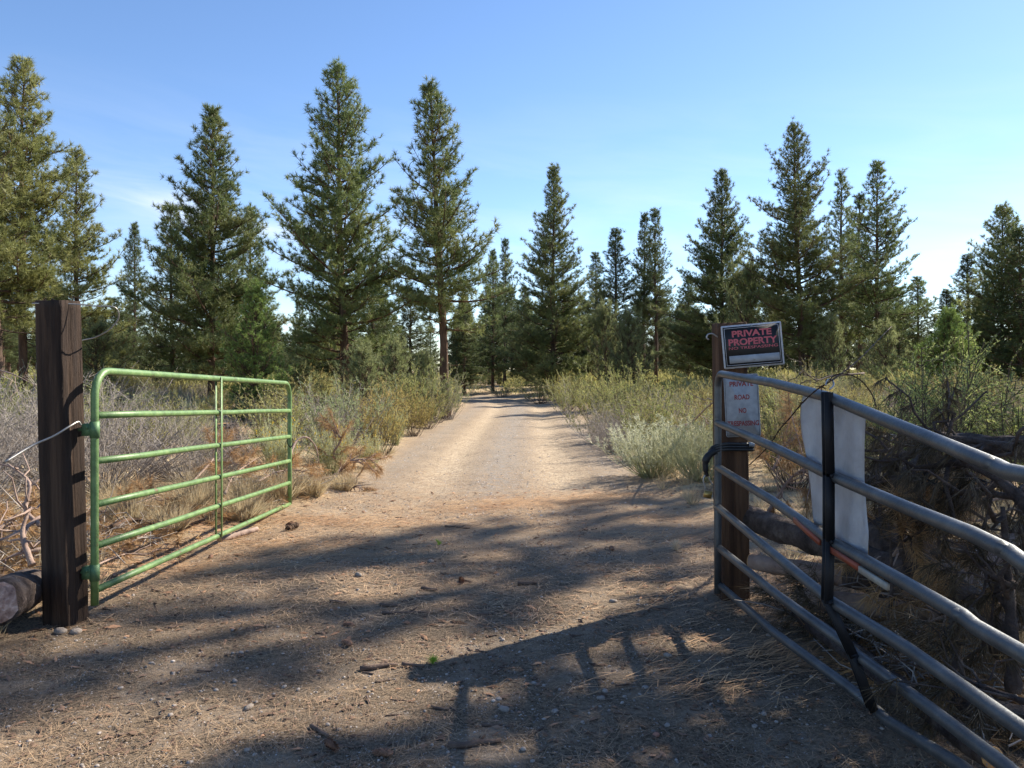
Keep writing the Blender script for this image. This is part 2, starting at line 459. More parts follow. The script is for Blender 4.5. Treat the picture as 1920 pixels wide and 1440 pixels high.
# ------------------------------------------------------------------ pines
def pine_mesh(seed, H, R, base=0.15, power=0.75, nbr=90, tuft=0.20, nb=22, wb=0.019, lean=0.0, up=0.35, irr=0.35, trunk_r=None,
              extra=(), needle=None, bark=None, dens=1.0, fork=None, dead=0):
    global rng
    keep = rng; rng = np.random.default_rng(seed)
    needle = needle or NEEDLE; bark = bark or BARK
    if power < .78: R = R * (1 + .35 * (.78 - power)); power = .78
    tr = trunk_r or H * 0.0125
    nt = 14
    tz = np.linspace(0, H * 0.99, nt)
    wx = np.cumsum(rng.normal(size=nt)) * 0.012 * H / 10; wy = np.cumsum(rng.normal(size=nt)) * 0.012 * H / 10
    tp = np.stack([wx - wx[0] - lean * (tz / H) ** 1.2, wy - wy[0], tz], 1)
    trad = tr * (1 - tz / H * 0.97) ** 0.85 + 0.006
    trad[0] *= 1.25
    tm = MB(); tm.tube(tp, trad, 9, jit=0.15)
    def trunk_at(z):
        return np.array([np.interp(z, tz, tp[:, 0]), np.interp(z, tz, tp[:, 1]), z]), np.interp(z, tz, trad)
    bm = MB()
    C, D = [], []
    zb = base * H
    specs = []
    nbr = int(nbr * 1.38)
    for i in range(nbr):
        t = (i + rng.random()) / nbr
        t = t ** 0.92
        z = zb + (H * 0.985 - zb) * t
        az = i * 2.39996 + rng.normal() * 0.5
        prof = (1 - t) ** power * min(1.0, 0.55 + t * 3.2)
        # lumpy outline: low frequency variation with height and side
        lump = 1 + irr * (2 * vnoise(t * 7 + 3, az * 0.9 + seed, seed) - 1) + 0.24 * rng.normal()
        Lb = max(0.12, R * prof * lump) + 0.10
        specs.append((z, az, Lb, t))
    for (zf, az, Lb) in extra:
        specs.append((zf * H, az, Lb, max(0.0, (zf - base) / (1 - base))))
    for z, az, Lb, t in specs:
        if vnoise(t * 9 + seed, az * 1.3, seed + 5) < .10 and t < .9: continue
        p0, r0 = trunk_at(z)
        elv = -0.12 + up * 0.4 + t * 0.75 + rng.normal() * 0.21
        h = np.array([math.cos(az), math.sin(az), 0])
        s = np.linspace(0, 1, 6)
        curl = 0.22 + 0.12 * rng.random()
        pts = p0 + h * (s * Lb * math.cos(elv))[:, None] + np.array([0, 0, 1.0]) * (s * Lb * math.sin(elv) - 0.10 * Lb * s + curl * Lb * s ** 2.4)[:, None]
        side = np.array([-h[1], h[0], 0]) * rng.normal() * 0.10 * Lb
        pts = pts + side * (s ** 1.5)[:, None]
        br = min(r0 * 0.6, 0.012 + 0.014 * Lb)
        bm.tube(pts, np.linspace(br, 0.006, 6), 4, cap=False)
        if Lb < 0.2:
            C.append(pts[-1][None]); D.append(np.array([[h[0] * 0.4, h[1] * 0.4, 1.0]])); continue
        nt_ = max(4, int(Lb / 0.125 * dens))
        for k in range(nt_):
            u = 0.10 + 0.90 * ((k + rng.random()) / nt_)
            q = np.array([np.interp(u, s, pts[:, j]) for j in range(3)])
            d0 = unit(np.array([np.interp(min(1, u + 0.1), s, pts[:, j]) - np.interp(max(0, u - 0.1), s, pts[:, j]) for j in range(3)]))
            sg = 1 if k % 2 else -1
            sd = np.array([-h[1], h[0], 0]) * sg
            td = unit(d0 * 0.75 + sd * (0.75 + 0.3 * rng.normal()) + np.array([0, 0, 0.22 + 0.28 * rng.normal()]))
            tl = (0.14 + 0.34 * Lb * (1.08 - u)) * rng.uniform(0.5, 1.2)
            e = q + td * tl + np.array([0, 0, 0.12 * tl])
            bm.tube(np.stack([q, e]), [0.009, 0.004], 3, cap=False)
            m = max(1, int(tl / 0.12))
            for jn in range(m):
                f = 1 - jn * 0.12 / max(tl, 0.12) * 1.0
                if f < 0.15: break
                c0 = q + (e - q) * f + rng.normal(size=3) * 0.045
                C.append(c0[None]); D.append(unit(td + np.array([0, 0, 0.6]) + rng.normal(size=3) * 0.45)[None])
        C.append(pts[-1][None]); D.append(unit(h + np.array([0, 0, 1.0]))[None])
    # dead snags near the bottom of the trunk
    for i in range(dead):
        z = H * rng.uniform(0.06, base + 0.12); az = rng.random() * 6.28
        p0, r0 = trunk_at(z); Lb = R * rng.uniform(0.25, 0.6)
        h = np.array([math.cos(az), math.sin(az), rng.uniform(-0.35, 0.15)])
        e = p0 + h * Lb
        bm.tube(curve(p0, e, 0.1 * Lb, 5, 0.02), np.linspace(0.018, 0.004, 5), 3, cap=False)
        for _ in range(3):
            a = p0 + h * Lb * rng.uniform(.4, .9); bm.tube(np.stack([a, a + rng.normal(size=3) * 0.2]), [.006, .003], 3, cap=False)
    for q in range(12):
        p0, _ = trunk_at(H * (.955 + .045 * q / 11)); C.append(p0[None] + rng.normal(size=(1, 3)) * .03); D.append(np.array([[rng.normal() * .3, rng.normal() * .3, 1.0]]))
    C = np.concatenate(C); D = np.concatenate(D)
    cm = MB(); cm.tris(tufts(C, D, nb, tuft, wb, spread=1.35, axial=0.08))
    rng = keep
    return tm.mesh('trunk', bark, True), bm.mesh('branches', bark, True), cm.mesh('crown', needle)

def plant(meshes, label, loc, rz=0, scale=(1, 1, 1), group=None, name='pine_tree', cat='pine tree'):
    o = thing(name, label, cat, loc, rz, group, scale)
    for nm, me in zip(('trunk', 'branches', 'crown'), meshes): link(nm, me, o)
    return o
def spot(px, Yd):
    x = (px - 960) / F * Yd
    return x, Yd, float(gz(x, Yd)) - 0.05
def height(top, Yd, z0):
    return EYE + (HY - top) / F * Yd - z0

NTREES = 0
def hero(px, top, Yd, Rm, label, rz=0, **kw):
    x, y, z = spot(px, Yd)
    H = height(top, Yd, z)
    me = pine_mesh(int(px) + 7, H, Rm, **kw)
    return plant(me, label, (x, y, z), rz)

hero(42, 113, 24, 1.9, 'tall sunlit yellow-green pine at the left edge of the picture, behind the wooden post', base=0.2, power=0.55, nbr=105, needle=NEEDLE_YELLOW, dead=10, irr=0.5, bark=BARK_OLD)
hero(2, 150, 22, 1.5, 'pine cut by the left edge, leaning trunk beside the tall yellow-green pine', base=0.25, power=0.6, nbr=60, needle=NEEDLE_YELLOW, dead=6, lean=0.5)
hero(145, 285, 30, 1.75, 'shorter bushy olive pine just right of the tall yellow-green pine at the left edge', base=0.08, power=0.6, nbr=95, needle=NEEDLE_YELLOW, irr=0.25)
hero(397, 205, 28, 2.5, 'broad dark cone-shaped pine rising behind the green gate', base=0.10, power=0.85, nbr=125, irr=0.36, dead=10, dens=1.1)
hero(470, 395, 34, 1.6, 'pine half hidden on the right side of the broad dark cone-shaped pine', base=0.05, power=0.6, nbr=90, irr=0.2)
hero(322, 385, 33, 1.4, 'pine half hidden on the left side of the broad dark cone-shaped pine', base=0.05, power=0.6, nbr=80, irr=0.2)
hero(648, 125, 26, 2.25, 'largest open-crowned pine left of the track, with long boughs reaching out to its left', base=0.15, power=0.62, nbr=115, irr=0.6, dead=18, lean=0.28, dens=.95, bark=BARK_OLD,
     extra=((0.47, 3.1, 2.7), (0.40, 3.3, 2.6), (0.62, 3.0, 2.0), (0.52, 0.1, 2.4), (0.40, 0.0, 2.5), (0.34, -0.2, 2.4), (0.45, 2.8, 2.4)), trunk_r=0.15)
hero(836, 162, 25, 1.65, 'tall ragged pine with a leaning bare lower trunk at the left edge of the track', base=0.27, power=0.42, nbr=92, irr=0.65, dead=8, lean=0.55, dens=.95, bark=BARK_OLD,
     extra=((0.5, 0.1, 1.7), (0.42, 0.2, 1.5), (0.62, 3.0, 1.4), (0.52, 3.2, 1.3), (0.3, 0.1, 1.3), (0.33, 3.0, 1.5)), trunk_r=0.15)
hero(1038, 312, 42, 2.55, 'full conical pine standing right behind the bend of the track', base=0.04, power=0.85, nbr=150, irr=0.26, dens=1.05, tuft=0.19)
hero(1352, 320, 42, 3.0, 'dense dark cone-shaped pine behind the private property sign', base=0.05, power=0.9, nbr=150, irr=0.26, dens=1.05, tuft=0.19)
hero(1505, 235, 36, 2.7, 'tallest pine on the right side, with a dark trunk showing through its crown', base=0.15, power=0.8, nbr=120, irr=0.5, dead=10, lean=0.4, tuft=0.18)
hero(1645, 305, 38, 2.2, 'pointed pine right of the tallest right-hand pine, with loose right-hand boughs', base=0.2, power=0.78, nbr=100, irr=0.55, dead=10,
     extra=((0.5, 0.1, 2.2), (0.42, 0.0, 2.3), (0.33, -0.1, 2.3)), tuft=0.18, dens=.8)
hero(1578, 322, 42, 1.35, 'slim pine squeezed between the two pointed right-hand pines', base=0.2, power=0.5, nbr=85, irr=0.4, dead=6, tuft=0.18)
hero(1880, 388, 40, 2.9, 'dark dense pine at the right edge of the picture', base=0.06, power=0.8, nbr=130, irr=0.4, tuft=0.19)

va = pine_mesh(901, 10, 1.35, base=0.10, power=0.6, nbr=105, irr=0.25, tuft=0.20, nb=18, wb=.022, needle=NEEDLE_FAR)
vb = pine_mesh(902, 11, 1.25, base=0.32, power=0.5, nbr=85, irr=0.4, dead=12, tuft=0.20, nb=18, wb=.022, needle=NEEDLE_FAR)
vc = pine_mesh(903, 9, 1.6, base=0.03, power=0.75, nbr=105, irr=0.2, tuft=0.20, nb=18, wb=.022, needle=NEEDLE_FAR)
VH = {0: 10, 1: 11, 2: 9}; VR = {0: 1.35, 1: 1.25, 2: 1.6}
def mid(px, top, Yd, v, Rm, label, rz=0.0, group=None):
    x, y, z = spot(px, Yd)
    H = height(top, Yd, z); sx = Rm / VR[v]
    return plant((va, vb, vc)[v], label, (x, y, z), rz, (sx, sx, H / VH[v]), group)
mid(252, 422, 50, 0, 1.25, 'small isolated pine seen against the sky between the left-edge pines and the broad dark one', 1)
mid(562, 565, 46, 2, 1.1, 'small dark spire-shaped pine in the sky gap left of the largest open-crowned pine', 2)
mid(946, 450, 56, 1, 1.0, 'thin pine whose bare tip stands just left of the full conical pine', 3.4)
mid(924, 472, 50, 0, 1.15, 'bushy pine left of the full conical pine, with a thin tip behind it', 0.5)
mid(1155, 432, 50, 0, 1.7, 'broad-topped pine right of the full conical pine', 2.2)
mid(1118, 475, 54, 1, 1.2, 'narrow pine between the full conical pine and the broad-topped one', 1.2)
mid(1207, 402, 52, 1, 1.1, 'left one of two slim pines standing close together right of the road', 4.0)
mid(1230, 393, 51, 1, 1.25, 'right one of two slim pines standing close together right of the road', 0.2)
mid(1612, 365, 44, 1, 1.2, 'thin pine behind the pointed pine on the right side', 5)
mid(1912, 430, 38, 2, 1.9, 'dark pine cut by the right edge, in front of the dense one', 2)
mid(1815, 480, 44, 0, 1.6, 'smaller pine left of the dark dense pine at the right edge', 1.5)
mid(1775, 545, 42, 0, 1.3, 'small pale pine in the low gap near the right edge', 3)
mid(1722, 520, 48, 1, 1.2, 'small pine right of the pointed pine with loose boughs', 0.7)
mid(1290, 520, 48, 0, 1.4, 'small pine on the left flank of the dense dark cone-shaped pine', 0.7)
mid(985, 540, 60, 0, 1.3, 'short pine in the gap left of the full conical pine', 2.7)
mid(215, 560, 38, 2, 1.4, 'low bushy pine behind the wire loop at the left post', 2.7)
mid(600, 600, 42, 2, 1.5, 'low dark pine behind the lower boughs of the largest open-crowned pine', 1.1)
mid(700, 520, 44, 0, 1.8, 'pine behind the right-hand boughs of the largest open-crowned pine', 4.1)
mid(770, 560, 40, 2, 1.7, 'pine between the two tall pines left of the track', 0.3)
mid(870, 560, 48, 0, 1.4, 'pine just right of the leaning bare trunk beside the track', 0.9)
# the stand of pines beyond
r2 = np.random.default_rng(77)
k = 0
for i in range(700):
    px = r2.uniform(-260, 2200); Yd = 54 + 60 * r2.random() ** 1.3
    if 1700 < px < 1790 and Yd < 80: continue
    top = 693 - (r2.uniform(75, 165) if px > 520 else r2.uniform(90, 190)) * 56 / Yd * (1.25 if 560 < px < 1700 else .8)
    if 520 < px < 600: top = max(top, 640)
    x, y, z = spot(px, Yd)
    zone = 'left of the track' if px < 880 else ('behind the bend of the track' if px < 1330 else 'right of the sign post')
    if road_dist(x, y) < 2 and y < 70: continue
    v = int(r2.integers(0, 3)); H = height(top, Yd, z)
    s = r2.uniform(1.05, 1.6) * (H / 10) ** 0.4
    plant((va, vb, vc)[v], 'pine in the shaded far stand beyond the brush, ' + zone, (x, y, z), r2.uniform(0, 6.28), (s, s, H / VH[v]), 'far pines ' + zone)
    k += 1
    if k >= 215: break

# bright green juniper and young pines in front of the tall ones
def bushy_mesh(seed, H, R, needle, dens=1.0, power=0.8):
    return pine_mesh(seed, H, R, base=0.02, power=power, nbr=90, irr=0.35, tuft=0.11, nb=22, wb=.014, needle=needle, dens=dens, up=0.9)
jm = bushy_mesh(31, 3.6, .95, NEEDLE_YOUNG, 1.3)
x, y, z = spot(478, 21); plant(jm, 'bright green young juniper in front of the broad dark pine', (x, y, z), 0, (1, 1, height(545, 21, z) / 3.6), name='juniper_tree', cat='juniper')
ym = bushy_mesh(33, 2.0, .9, NEEDLE_YOUNG, 1.2, 0.6)
OLIVE_L = M('light_olive_needles', [(0.30, .17, .20, .08), (0.7, .34, .36, .17)], 1.5, 0.6, orand=0.1, transl=0.4, island=0.3)
ol = pine_mesh(34, 2.0, .95, base=0.02, power=0.8, nbr=60, irr=0.75, tuft=0.13, nb=20, wb=.013, needle=OLIVE_L, dens=.7, up=0.9)
for (px, top, Yd, me, s, lb) in (
    (742, 655, 21, ol, .8, 'round young pine under the right boughs of the largest open-crowned pine'),
    (795, 672, 23, ol, .75, 'young pine immediately left of the leaning bare trunk'),
    (680, 668, 17, ol, .8, 'lowest young pine behind the olive brush right of the green gate'),
    (1400, 515, 38, ol, 1.7, 'light green young pine on the right flank of the dense dark pine'),
    (1135, 590, 40, ol, 1.5, 'pale young pine in front of the broad-topped pine'),
    (1180, 600, 38, ol, 1.4, 'pale young pine left of the two slim pines'),
    (1560, 610, 34, ol, 1.1, 'pale young pine under the tallest right-hand pine'),
    (1660, 620, 34, ol, 1.1, 'pale young pine under the pointed right-hand pine'),
    (1780, 600, 30, ym, 1.1, 'hazy young pine behind the leafy shrub on the right'),
    (560, 690, 26, ol, 1.1, 'low young pine in the gap beyond the far end of the green gate'),
    (180, 620, 27, ol, 1.5, 'young pine just right of the wooden gate post')):
    x, y, z = spot(px, Yd)
    plant(me, lb, (x, y, z), px * 0.7, (s, s, height(top, Yd, z) / 2.0), name='young_pine', cat='young pine')

# pines right of the frame that throw the dappled shade over the gateway
vs = pine_mesh(904, 11, 1.45, base=0.22, power=0.5, nbr=36, irr=0.8, dead=8, tuft=0.24, nb=34, wb=.028, dens=.33)
for i, (x, y, H, Rr, rz) in enumerate(((8.3, 8.6, 9.5, 1.7, 0), (15.6, 17.3, 19, 2.3, 2), (17.8, 20.6, 19, 2.2, 4), (14.4, 12.6, 15.5, 1.6, 1), (6.9, 5.0, 6.8, 1.7, 2.3), (11.2, 11.6, 13.5, 1.4, 0.6))):
    plant(vs, 'pine standing right of the view whose shade falls on the gateway', (x, y, 0.2), rz, (Rr / 1.45, Rr / 1.45, H / 11), 'pines shading the gateway')

# ------------------------------------------------------------------ shrubs
def shrub_mesh(seed, H, R, nst=46, sub=6, leaves=10, ll=0.035, lw=0.012, spread=1.0, leaf=None, wood=None, flower=None, leaf_from=0.35, upright=0.7, single=False, stem_r=0.006, wild=0.03):
    global rng
    keep = rng; rng = np.random.default_rng(seed)
    st, lf, fl = MB(), MB(), MB()
    LC, LD, FC = [], [], []
    for i in range(nst):
        az = rng.random() * 6.283; tilt = (rng.random() ** 0.6) * spread
        Ls = H * rng.uniform(0.65, 1.08) * (1 - 0.15 * tilt)
        h = np.array([math.cos(az), math.sin(az), 0])
        b = h * rng.random() * R * 0.22
        reach = R * tilt * rng.uniform(0.7, 1.1)
        s = np.linspace(0, 1, 5)[:, None]
        pts = b + h * reach * s ** 0.8 + np.array([0, 0, 1.0]) * Ls * s ** 1.1 + np.cumsum(rng.normal(size=(5, 3)) * wild, 0) * s
        st.tube(pts, np.linspace(stem_r, stem_r * .35, 5), 3, cap=False)
        for j in range(sub):
            u = rng.uniform(0.3, 1.0)
            q = np.array([np.interp(u, s[:, 0], pts[:, k]) for k in range(3)])
            d = unit(h * (0.6 - 0.2 * upright) * rng.random() + rng.normal(size=3) * (1.0 - upright) + np.array([0, 0, upright]))
            tl = H * rng.uniform(0.1, 0.26)
            e = q + d * tl
            st.tube(np.stack([q, e]), [stem_r * .45, stem_r * .25], 3, cap=False)
            if leaves:
                f = rng.random((leaves, 1)) ** 0.8
                LC.append(q + d * tl * f); LD.append(d + rng.normal(size=(leaves, 3)) * 0.75)
            if flower: FC.append(e[None])
        if leaves:
            f = rng.uniform(leaf_from, 1, leaves)
            LC.append(np.stack([np.interp(f, s[:, 0], pts[:, k]) for k in range(3)], 1)); LD.append(np.array([0, 0, 0.7]) + rng.normal(size=(leaves, 3)) * 0.8)
    if leaves:
        LC = np.concatenate(LC); LD = np.concatenate(LD)
        lf.tris(blades(LC, LD, ll * rng.uniform(.6, 1.3, len(LC)), lw))
    if flower:
        FC = np.concatenate(FC)
        FC = FC[rng.random(len(FC)) < flower]
        fl.tris(tufts(FC, np.tile([0, 0, 1.0], (len(FC), 1)), 7, 0.022, 0.014, 1.2, 0.02))
    rng = keep
    out = [('stems', st.mesh('stems', wood or TWIG_DARK))]
    if leaves: out.append(('foliage', lf.mesh('foliage', leaf)))
    if flower: out.append(('flowers', fl.mesh('flowers', FLOWER)))
    return out
def shrub(name, parts, label, cat, loc, rz, scale, group=None):
    o = thing(name, label, cat, loc, rz, group, scale)
    for nm, me in parts:
        c = link(nm, me, o)
        if nm == 'flowers': c['kind'] = 'stuff'
    return o
BB = [shrub_mesh(50 + i, 1.15, .75, nst=46, sub=7, leaves=12, ll=.045, lw=.014, leaf=(LEAF_OLIVE, LEAF_GREY, LEAF_OLIVE, LEAF_GOLD, LEAF_OLIVE)[i], wood=(TWIG_DARK, TWIG, TWIG_DARK, TWIG_DARK, TWIG)[i], spread=(.95, 1.15, 1.05, .9, 1.2)[i]) for i in range(5)]
RB = [shrub_mesh(60 + i, .70, .50, nst=150, sub=3, leaves=9, ll=.055, lw=.006, leaf=LEAF_PALE, wood=LEAF_PALE, spread=1.1, upright=.85, stem_r=.004) for i in range(2)]
LEAF_SILVER = M('silvery_sage_leaves', [(0.30, .50, .50, .33), (0.7, .74, .73, .54)], 4, 0.7, transl=0.35, island=0.2)
RS = [shrub_mesh(66, .70, .52, nst=170, sub=3, leaves=11, ll=.055, lw=.007, leaf=LEAF_SILVER, wood=LEAF_PALE, spread=1.15, upright=.85, stem_r=.004)]
RF = [shrub_mesh(65, .75, .42, nst=110, sub=3, leaves=8, ll=.055, lw=.006, leaf=LEAF_PALE, wood=LEAF_PALE, spread=.9, flower=.35, upright=.9, stem_r=.004)]
DS = [shrub_mesh(70 + i, 1.0, 1.0, nst=150, sub=10, leaves=0, wood=TWIG, spread=1.25, upright=.35, stem_r=.0055, wild=.06) for i in range(2)]
def grass_mesh(seed, H, R, n, mat_, w=.006):
    global rng
    keep = rng; rng = np.random.default_rng(seed)
    a = rng.random(n) * 6.283; r = np.sqrt(rng.random(n)) * R * .35
    C = np.stack([np.cos(a) * r, np.sin(a) * r, 0 * a], 1)
    D = np.stack([np.cos(a) * .9, np.sin(a) * .9, 0 * a], 1) * rng.random((n, 1)) * (R / H) * 1.3 + np.array([0, 0, 1.0]) + rng.normal(size=(n, 3)) * .15
    L1 = H * rng.uniform(.4, .7, n)
    D = unit(D); S = unit(np.cross(D, rng.normal(size=(n, 3)))) * w / 2
    mid_ = C + D * L1[:, None]
    tip = mid_ + unit(D + np.array([0, 0, -.35]) + rng.normal(size=(n, 3)) * .25) * (H * rng.uniform(.2, .5, n))[:, None]
    mb = MB()
    V = np.stack([C - S, C + S, mid_ + S * .7, mid_ - S * .7, tip], 1)
    b = np.arange(n)[:, None] * 5
    mb.add(V.reshape(-1, 3), T=b + np.array([[3, 2, 4]]), Q=b + np.array([[0, 1, 2, 3]]))
    rng = keep
    return mb.mesh('grass_clump', mat_)
BG = [grass_mesh(80 + i, .38, .34, 420, LEAF_DRY) for i in range(2)]

placed = []
def free(x, y, r):
    for (a, b, c) in placed:
        if (a - x) ** 2 + (b - y) ** 2 < (c + r) ** 2: return False
    return True
def put(kind, x, y, s, sz, label, group=None, rz=None):
    nm, parts, cat = {'bb': ('bitterbrush', BB, 'shrub'), 'rb': ('rabbitbrush', RB, 'shrub'), 'rf': ('rabbitbrush', RF, 'shrub'), 'rs': ('rabbitbrush', RS, 'shrub'), 'ds': ('dead_shrub', DS, 'dead shrub')}[kind]
    i = int(abs(x * 7.3 + y * 3.1) * 10) % len(parts)
    placed.append((x, y, .35 * s))
    return shrub(nm, parts[i], label, cat, (x, y, float(gz(x, y)) - .03), rz if rz is not None else (x * 5 + y * 3) % 6.28, (s, s, sz), group)
# named neighbours of the gates and the track
HS = [
 ('rs', 2.0, 11.4, 1.3, 1.1, 'pale silvery rabbitbrush at the right edge of the track, left of the sign post'),
 ('rb', 2.5, 10.6, 1.15, 1.2, 'pale rabbitbrush right beside the sign post, behind the padlock'),
 ('bb', 2.35, 14.0, .95, 1.0, 'dark round green bush behind the pale silvery rabbitbrush'),
 ('bb', 1.75, 17.0, .8, .75, 'low bush with grey stems leaning over the right edge of the track'),
 ('bb', 2.85, 19.5, 1.35, 1.42, 'tallest yellow-green bush on the right side of the track'),
 ('bb', 2.3, 22.5, 1.2, 1.25, 'bush overhanging the right edge of the track below the conical pine'),
 ('bb', -2.9, 13.0, 1.15, 1.12, 'large olive bush beyond the far end of the green gate'),
 ('bb', -3.6, 12.2, 1.1, 1.1, 'olive bush left of the large one beyond the green gate'),
 ('bb', -2.35, 14.2, .9, .95, 'olive bush on the left bank of the track, right of the large one'),
 ('bb', -2.6, 16.4, .9, 1.0, 'rusty olive bush further along the left bank'),
 ('bb', -2.3, 18.6, .85, .9, 'bush at the left bank in front of the leaning trunk'),
 ('bb', -2.2, 21.0, .9, .85, 'last bush on the left bank before the bend'),
 ('rf', -3.15, 10.9, 1.0, 1.05, 'yellow-flowered rabbitbrush behind the far end of the green gate'),
 ('rf', -2.55, 11.3, .9, .9, 'yellow-flowered rabbitbrush beside the dead orange branch'),
 ('rf', -2.2, 12.4, .7, .7, 'small yellow-flowered rabbitbrush at the foot of the large olive bush'),
 ('rf', -2.35, 16.0, .75, 1.0, 'yellow-flowered rabbitbrush on the left bank of the track'),
 ('ds', -4.9, 9.6, 1.15, 1.15, 'tangled grey dead sagebrush seen through the green gate'),
 ('ds', -5.9, 10.2, 1.2, 1.35, 'grey dead sagebrush between the wooden post and the one behind the gate'),
 ('ds', -4.2, 10.5, .9, .9, 'smaller grey dead sagebrush right of the middle brace of the green gate'),
 ('ds', -5.3, 7.3, .9, 1.15, 'grey dead sagebrush at the left edge behind the wooden post'),
 ('ds', -6.6, 9.2, 1.1, 1.3, 'tall grey dead sagebrush at the far left of the picture'),
 ('bb', 1.25, 36.5, 1.5, .95, 'dark bush standing at the right where the track bends out of sight'),
 ('bb', -.6, 45.5, 1.2, .6, 'small yellow bush in the inside of the bend at the far end of the track'),
 ('bb', 2.35, 34.0, 1.3, 1.1, 'bush at the right edge of the track before the bend'),
 ('bb', -2.25, 23.4, 1.3, 1.4, 'olive bush hiding the foot of the leaning bare trunk'),
 ('bb', -2.75, 20.2, 1.3, 1.35, 'tall olive bush on the left bank below the young pines'),
 ('bb', -1.95, 24.8, .9, 1.0, 'small olive bush at the left edge just past the leaning trunk'),
 ('bb', -3.5, 17.5, 1.3, 1.3, 'broad olive bush behind the rusty one on the left bank'),
 ('bb', 3.1, 15.6, 1.2, .95, 'broad yellow-green bush left of the sign post, in the middle of the right-hand brush'),
 ('bb', 3.4, 12.4, 1.0, .8, 'yellow-green bush seen just left of the sign post'),
 ('bb', 2.6, 17.4, 1.1, .95, 'yellow-green bush in front of the tallest one on the right side of the track'),
 ('bb', 1.9, 26.0, 1.1, 1.15, 'yellow-green bush at the right edge halfway to the bend'),
 ('bb', 2.1, 30.0, 1.2, 1.15, 'yellow-green bush at the right edge just before the bend'),
 ('ds', -3.4, 15.6, .9, 1.1, 'grey dead twigs behind the large olive bush'),
 ('ds', 1.95, 14.9, .6, .7, 'grey leafless sagebrush at the right edge of the track'),
 ('ds', 2.2, 16.0, .7, .8, 'second grey leafless sagebrush up the right edge of the track'),
 ('ds', 3.4, 13.0, .7, .8, 'grey leafless sagebrush in the brush left of the sign post'),
]
for h in HS: put(*h)
r3 = np.random.default_rng(123)
n = 0
cand = []
tries = 0
while n < 285 and tries < 60000:
    tries += 1
    Yd = 8.5 + 25 * r3.random() ** .8
    lim = .66 * Yd + 1.2
    x = r3.uniform(-lim, lim)
    d = float(road_dist(x, Yd))
    if d < .35: continue
    if x < 0 and Yd < 11.5: continue
    if x > 0 and Yd < 9.2: continue
    patch = float(fbm(x * .45 + 9, Yd * .3, 71, 3))
    s = r3.uniform(.55, 1.15) * (.75 if d < 1 else 1) * (.75 + .5 * patch)
    if x > 0 and Yd < 20: s *= .85
    if patch < .44 and r3.random() < .6: continue
    if not free(x, Yd, .30 * s): continue
    q = r3.random() + (.5 - patch) * .5
    side = 'left' if x < 0 else 'right'; band = 'between the gates and halfway' if Yd < 18 else 'towards the pines'
    if q < .62: put('bb', x, Yd, s, s * r3.uniform(.65, 1.12), f'olive bitterbrush in the brush {side} of the track, {band}', f'bitterbrush {side} of the track, {band}')
    elif q < .78: put('rb', x, Yd, s, s * r3.uniform(.9, 1.3), f'pale rabbitbrush in the brush {side} of the track, {band}', f'rabbitbrush {side} of the track, {band}')
    else: put('ds', x, Yd, s * .75, s * r3.uniform(.6, .9), f'grey dead sagebrush {side} of the track, {band}', f'dead sagebrush {side} of the track, {band}')
    n += 1
# the rest of the brush, too far away to count
def lite_shrub(seed):
    global rng
    keep = rng; rng = np.random.default_rng(seed)
    n = 290
    a = rng.random(n) * 6.283; rr = np.sqrt(rng.random(n)) * .7; zz = rng.random(n) ** .7 * (1.05 - rr * .6)
    C = np.stack([np.cos(a) * rr, np.sin(a) * rr, zz], 1)
    V = blades(C, np.stack([np.cos(a) * .3, np.sin(a) * .3, 1 + 0 * a], 1) + rng.normal(size=(n, 3)) * .4, .15, .046)
    rng = keep
    return V
LS = [lite_shrub(i) for i in range(4)]
far = MB()
for i in range(1100):
    Yd = 30 + 75 * r3.random()
    x = r3.uniform(-.75 * Yd, .75 * Yd)
    if road_dist(x, Yd) < .4: continue
    s = r3.uniform(.8, 1.25)
    a = r3.random() * 6.28; Rz = np.array([[math.cos(a), -math.sin(a), 0], [math.sin(a), math.cos(a), 0], [0, 0, 1]])
    far.tris(LS[i % 4] @ Rz.T * s + np.array([x, Yd, float(gz(x, Yd))]))
o = far.build('far_brush', LEAF_OLIVE)
tag(o, 'mass of yellow-green brush spreading to the foot of the far pines', 'brush', kind='stuff')

# leafy open shrubs on the right, seen over the grey gate
OS = shrub_mesh(91, 2.0, .75, nst=13, sub=16, leaves=26, ll=.034, lw=.020, leaf=LEAF_BRIGHT, wood=TWIG_DARK, spread=.9, stem_r=.013, upright=.55, wild=.05)
for (px, Yd, s, sz, lb) in ((1745, 8.2, .9, .95, 'tall open leafy shrub with dark stems behind the bent gate'),
                            (1850, 8.8, 1.05, .76, 'leafy yellow-green shrub near the right edge, behind the bent gate'),
                            (1930, 7.9, 1.0, .70, 'leafy shrub cut by the right edge, above the dark fallen trunk'),
                            (1800, 11.5, 1.2, .75, 'leafy shrub standing farther back between the two behind the bent gate'),
                            (1660, 9.6, .7, .62, 'low leafy shrub left of the tall open one')):
    x = (px - 960) / F * Yd
    shrub('leafy_shrub', OS, lb, 'shrub', (x, Yd, float(gz(x, Yd))), px * .37, (s, s, sz))

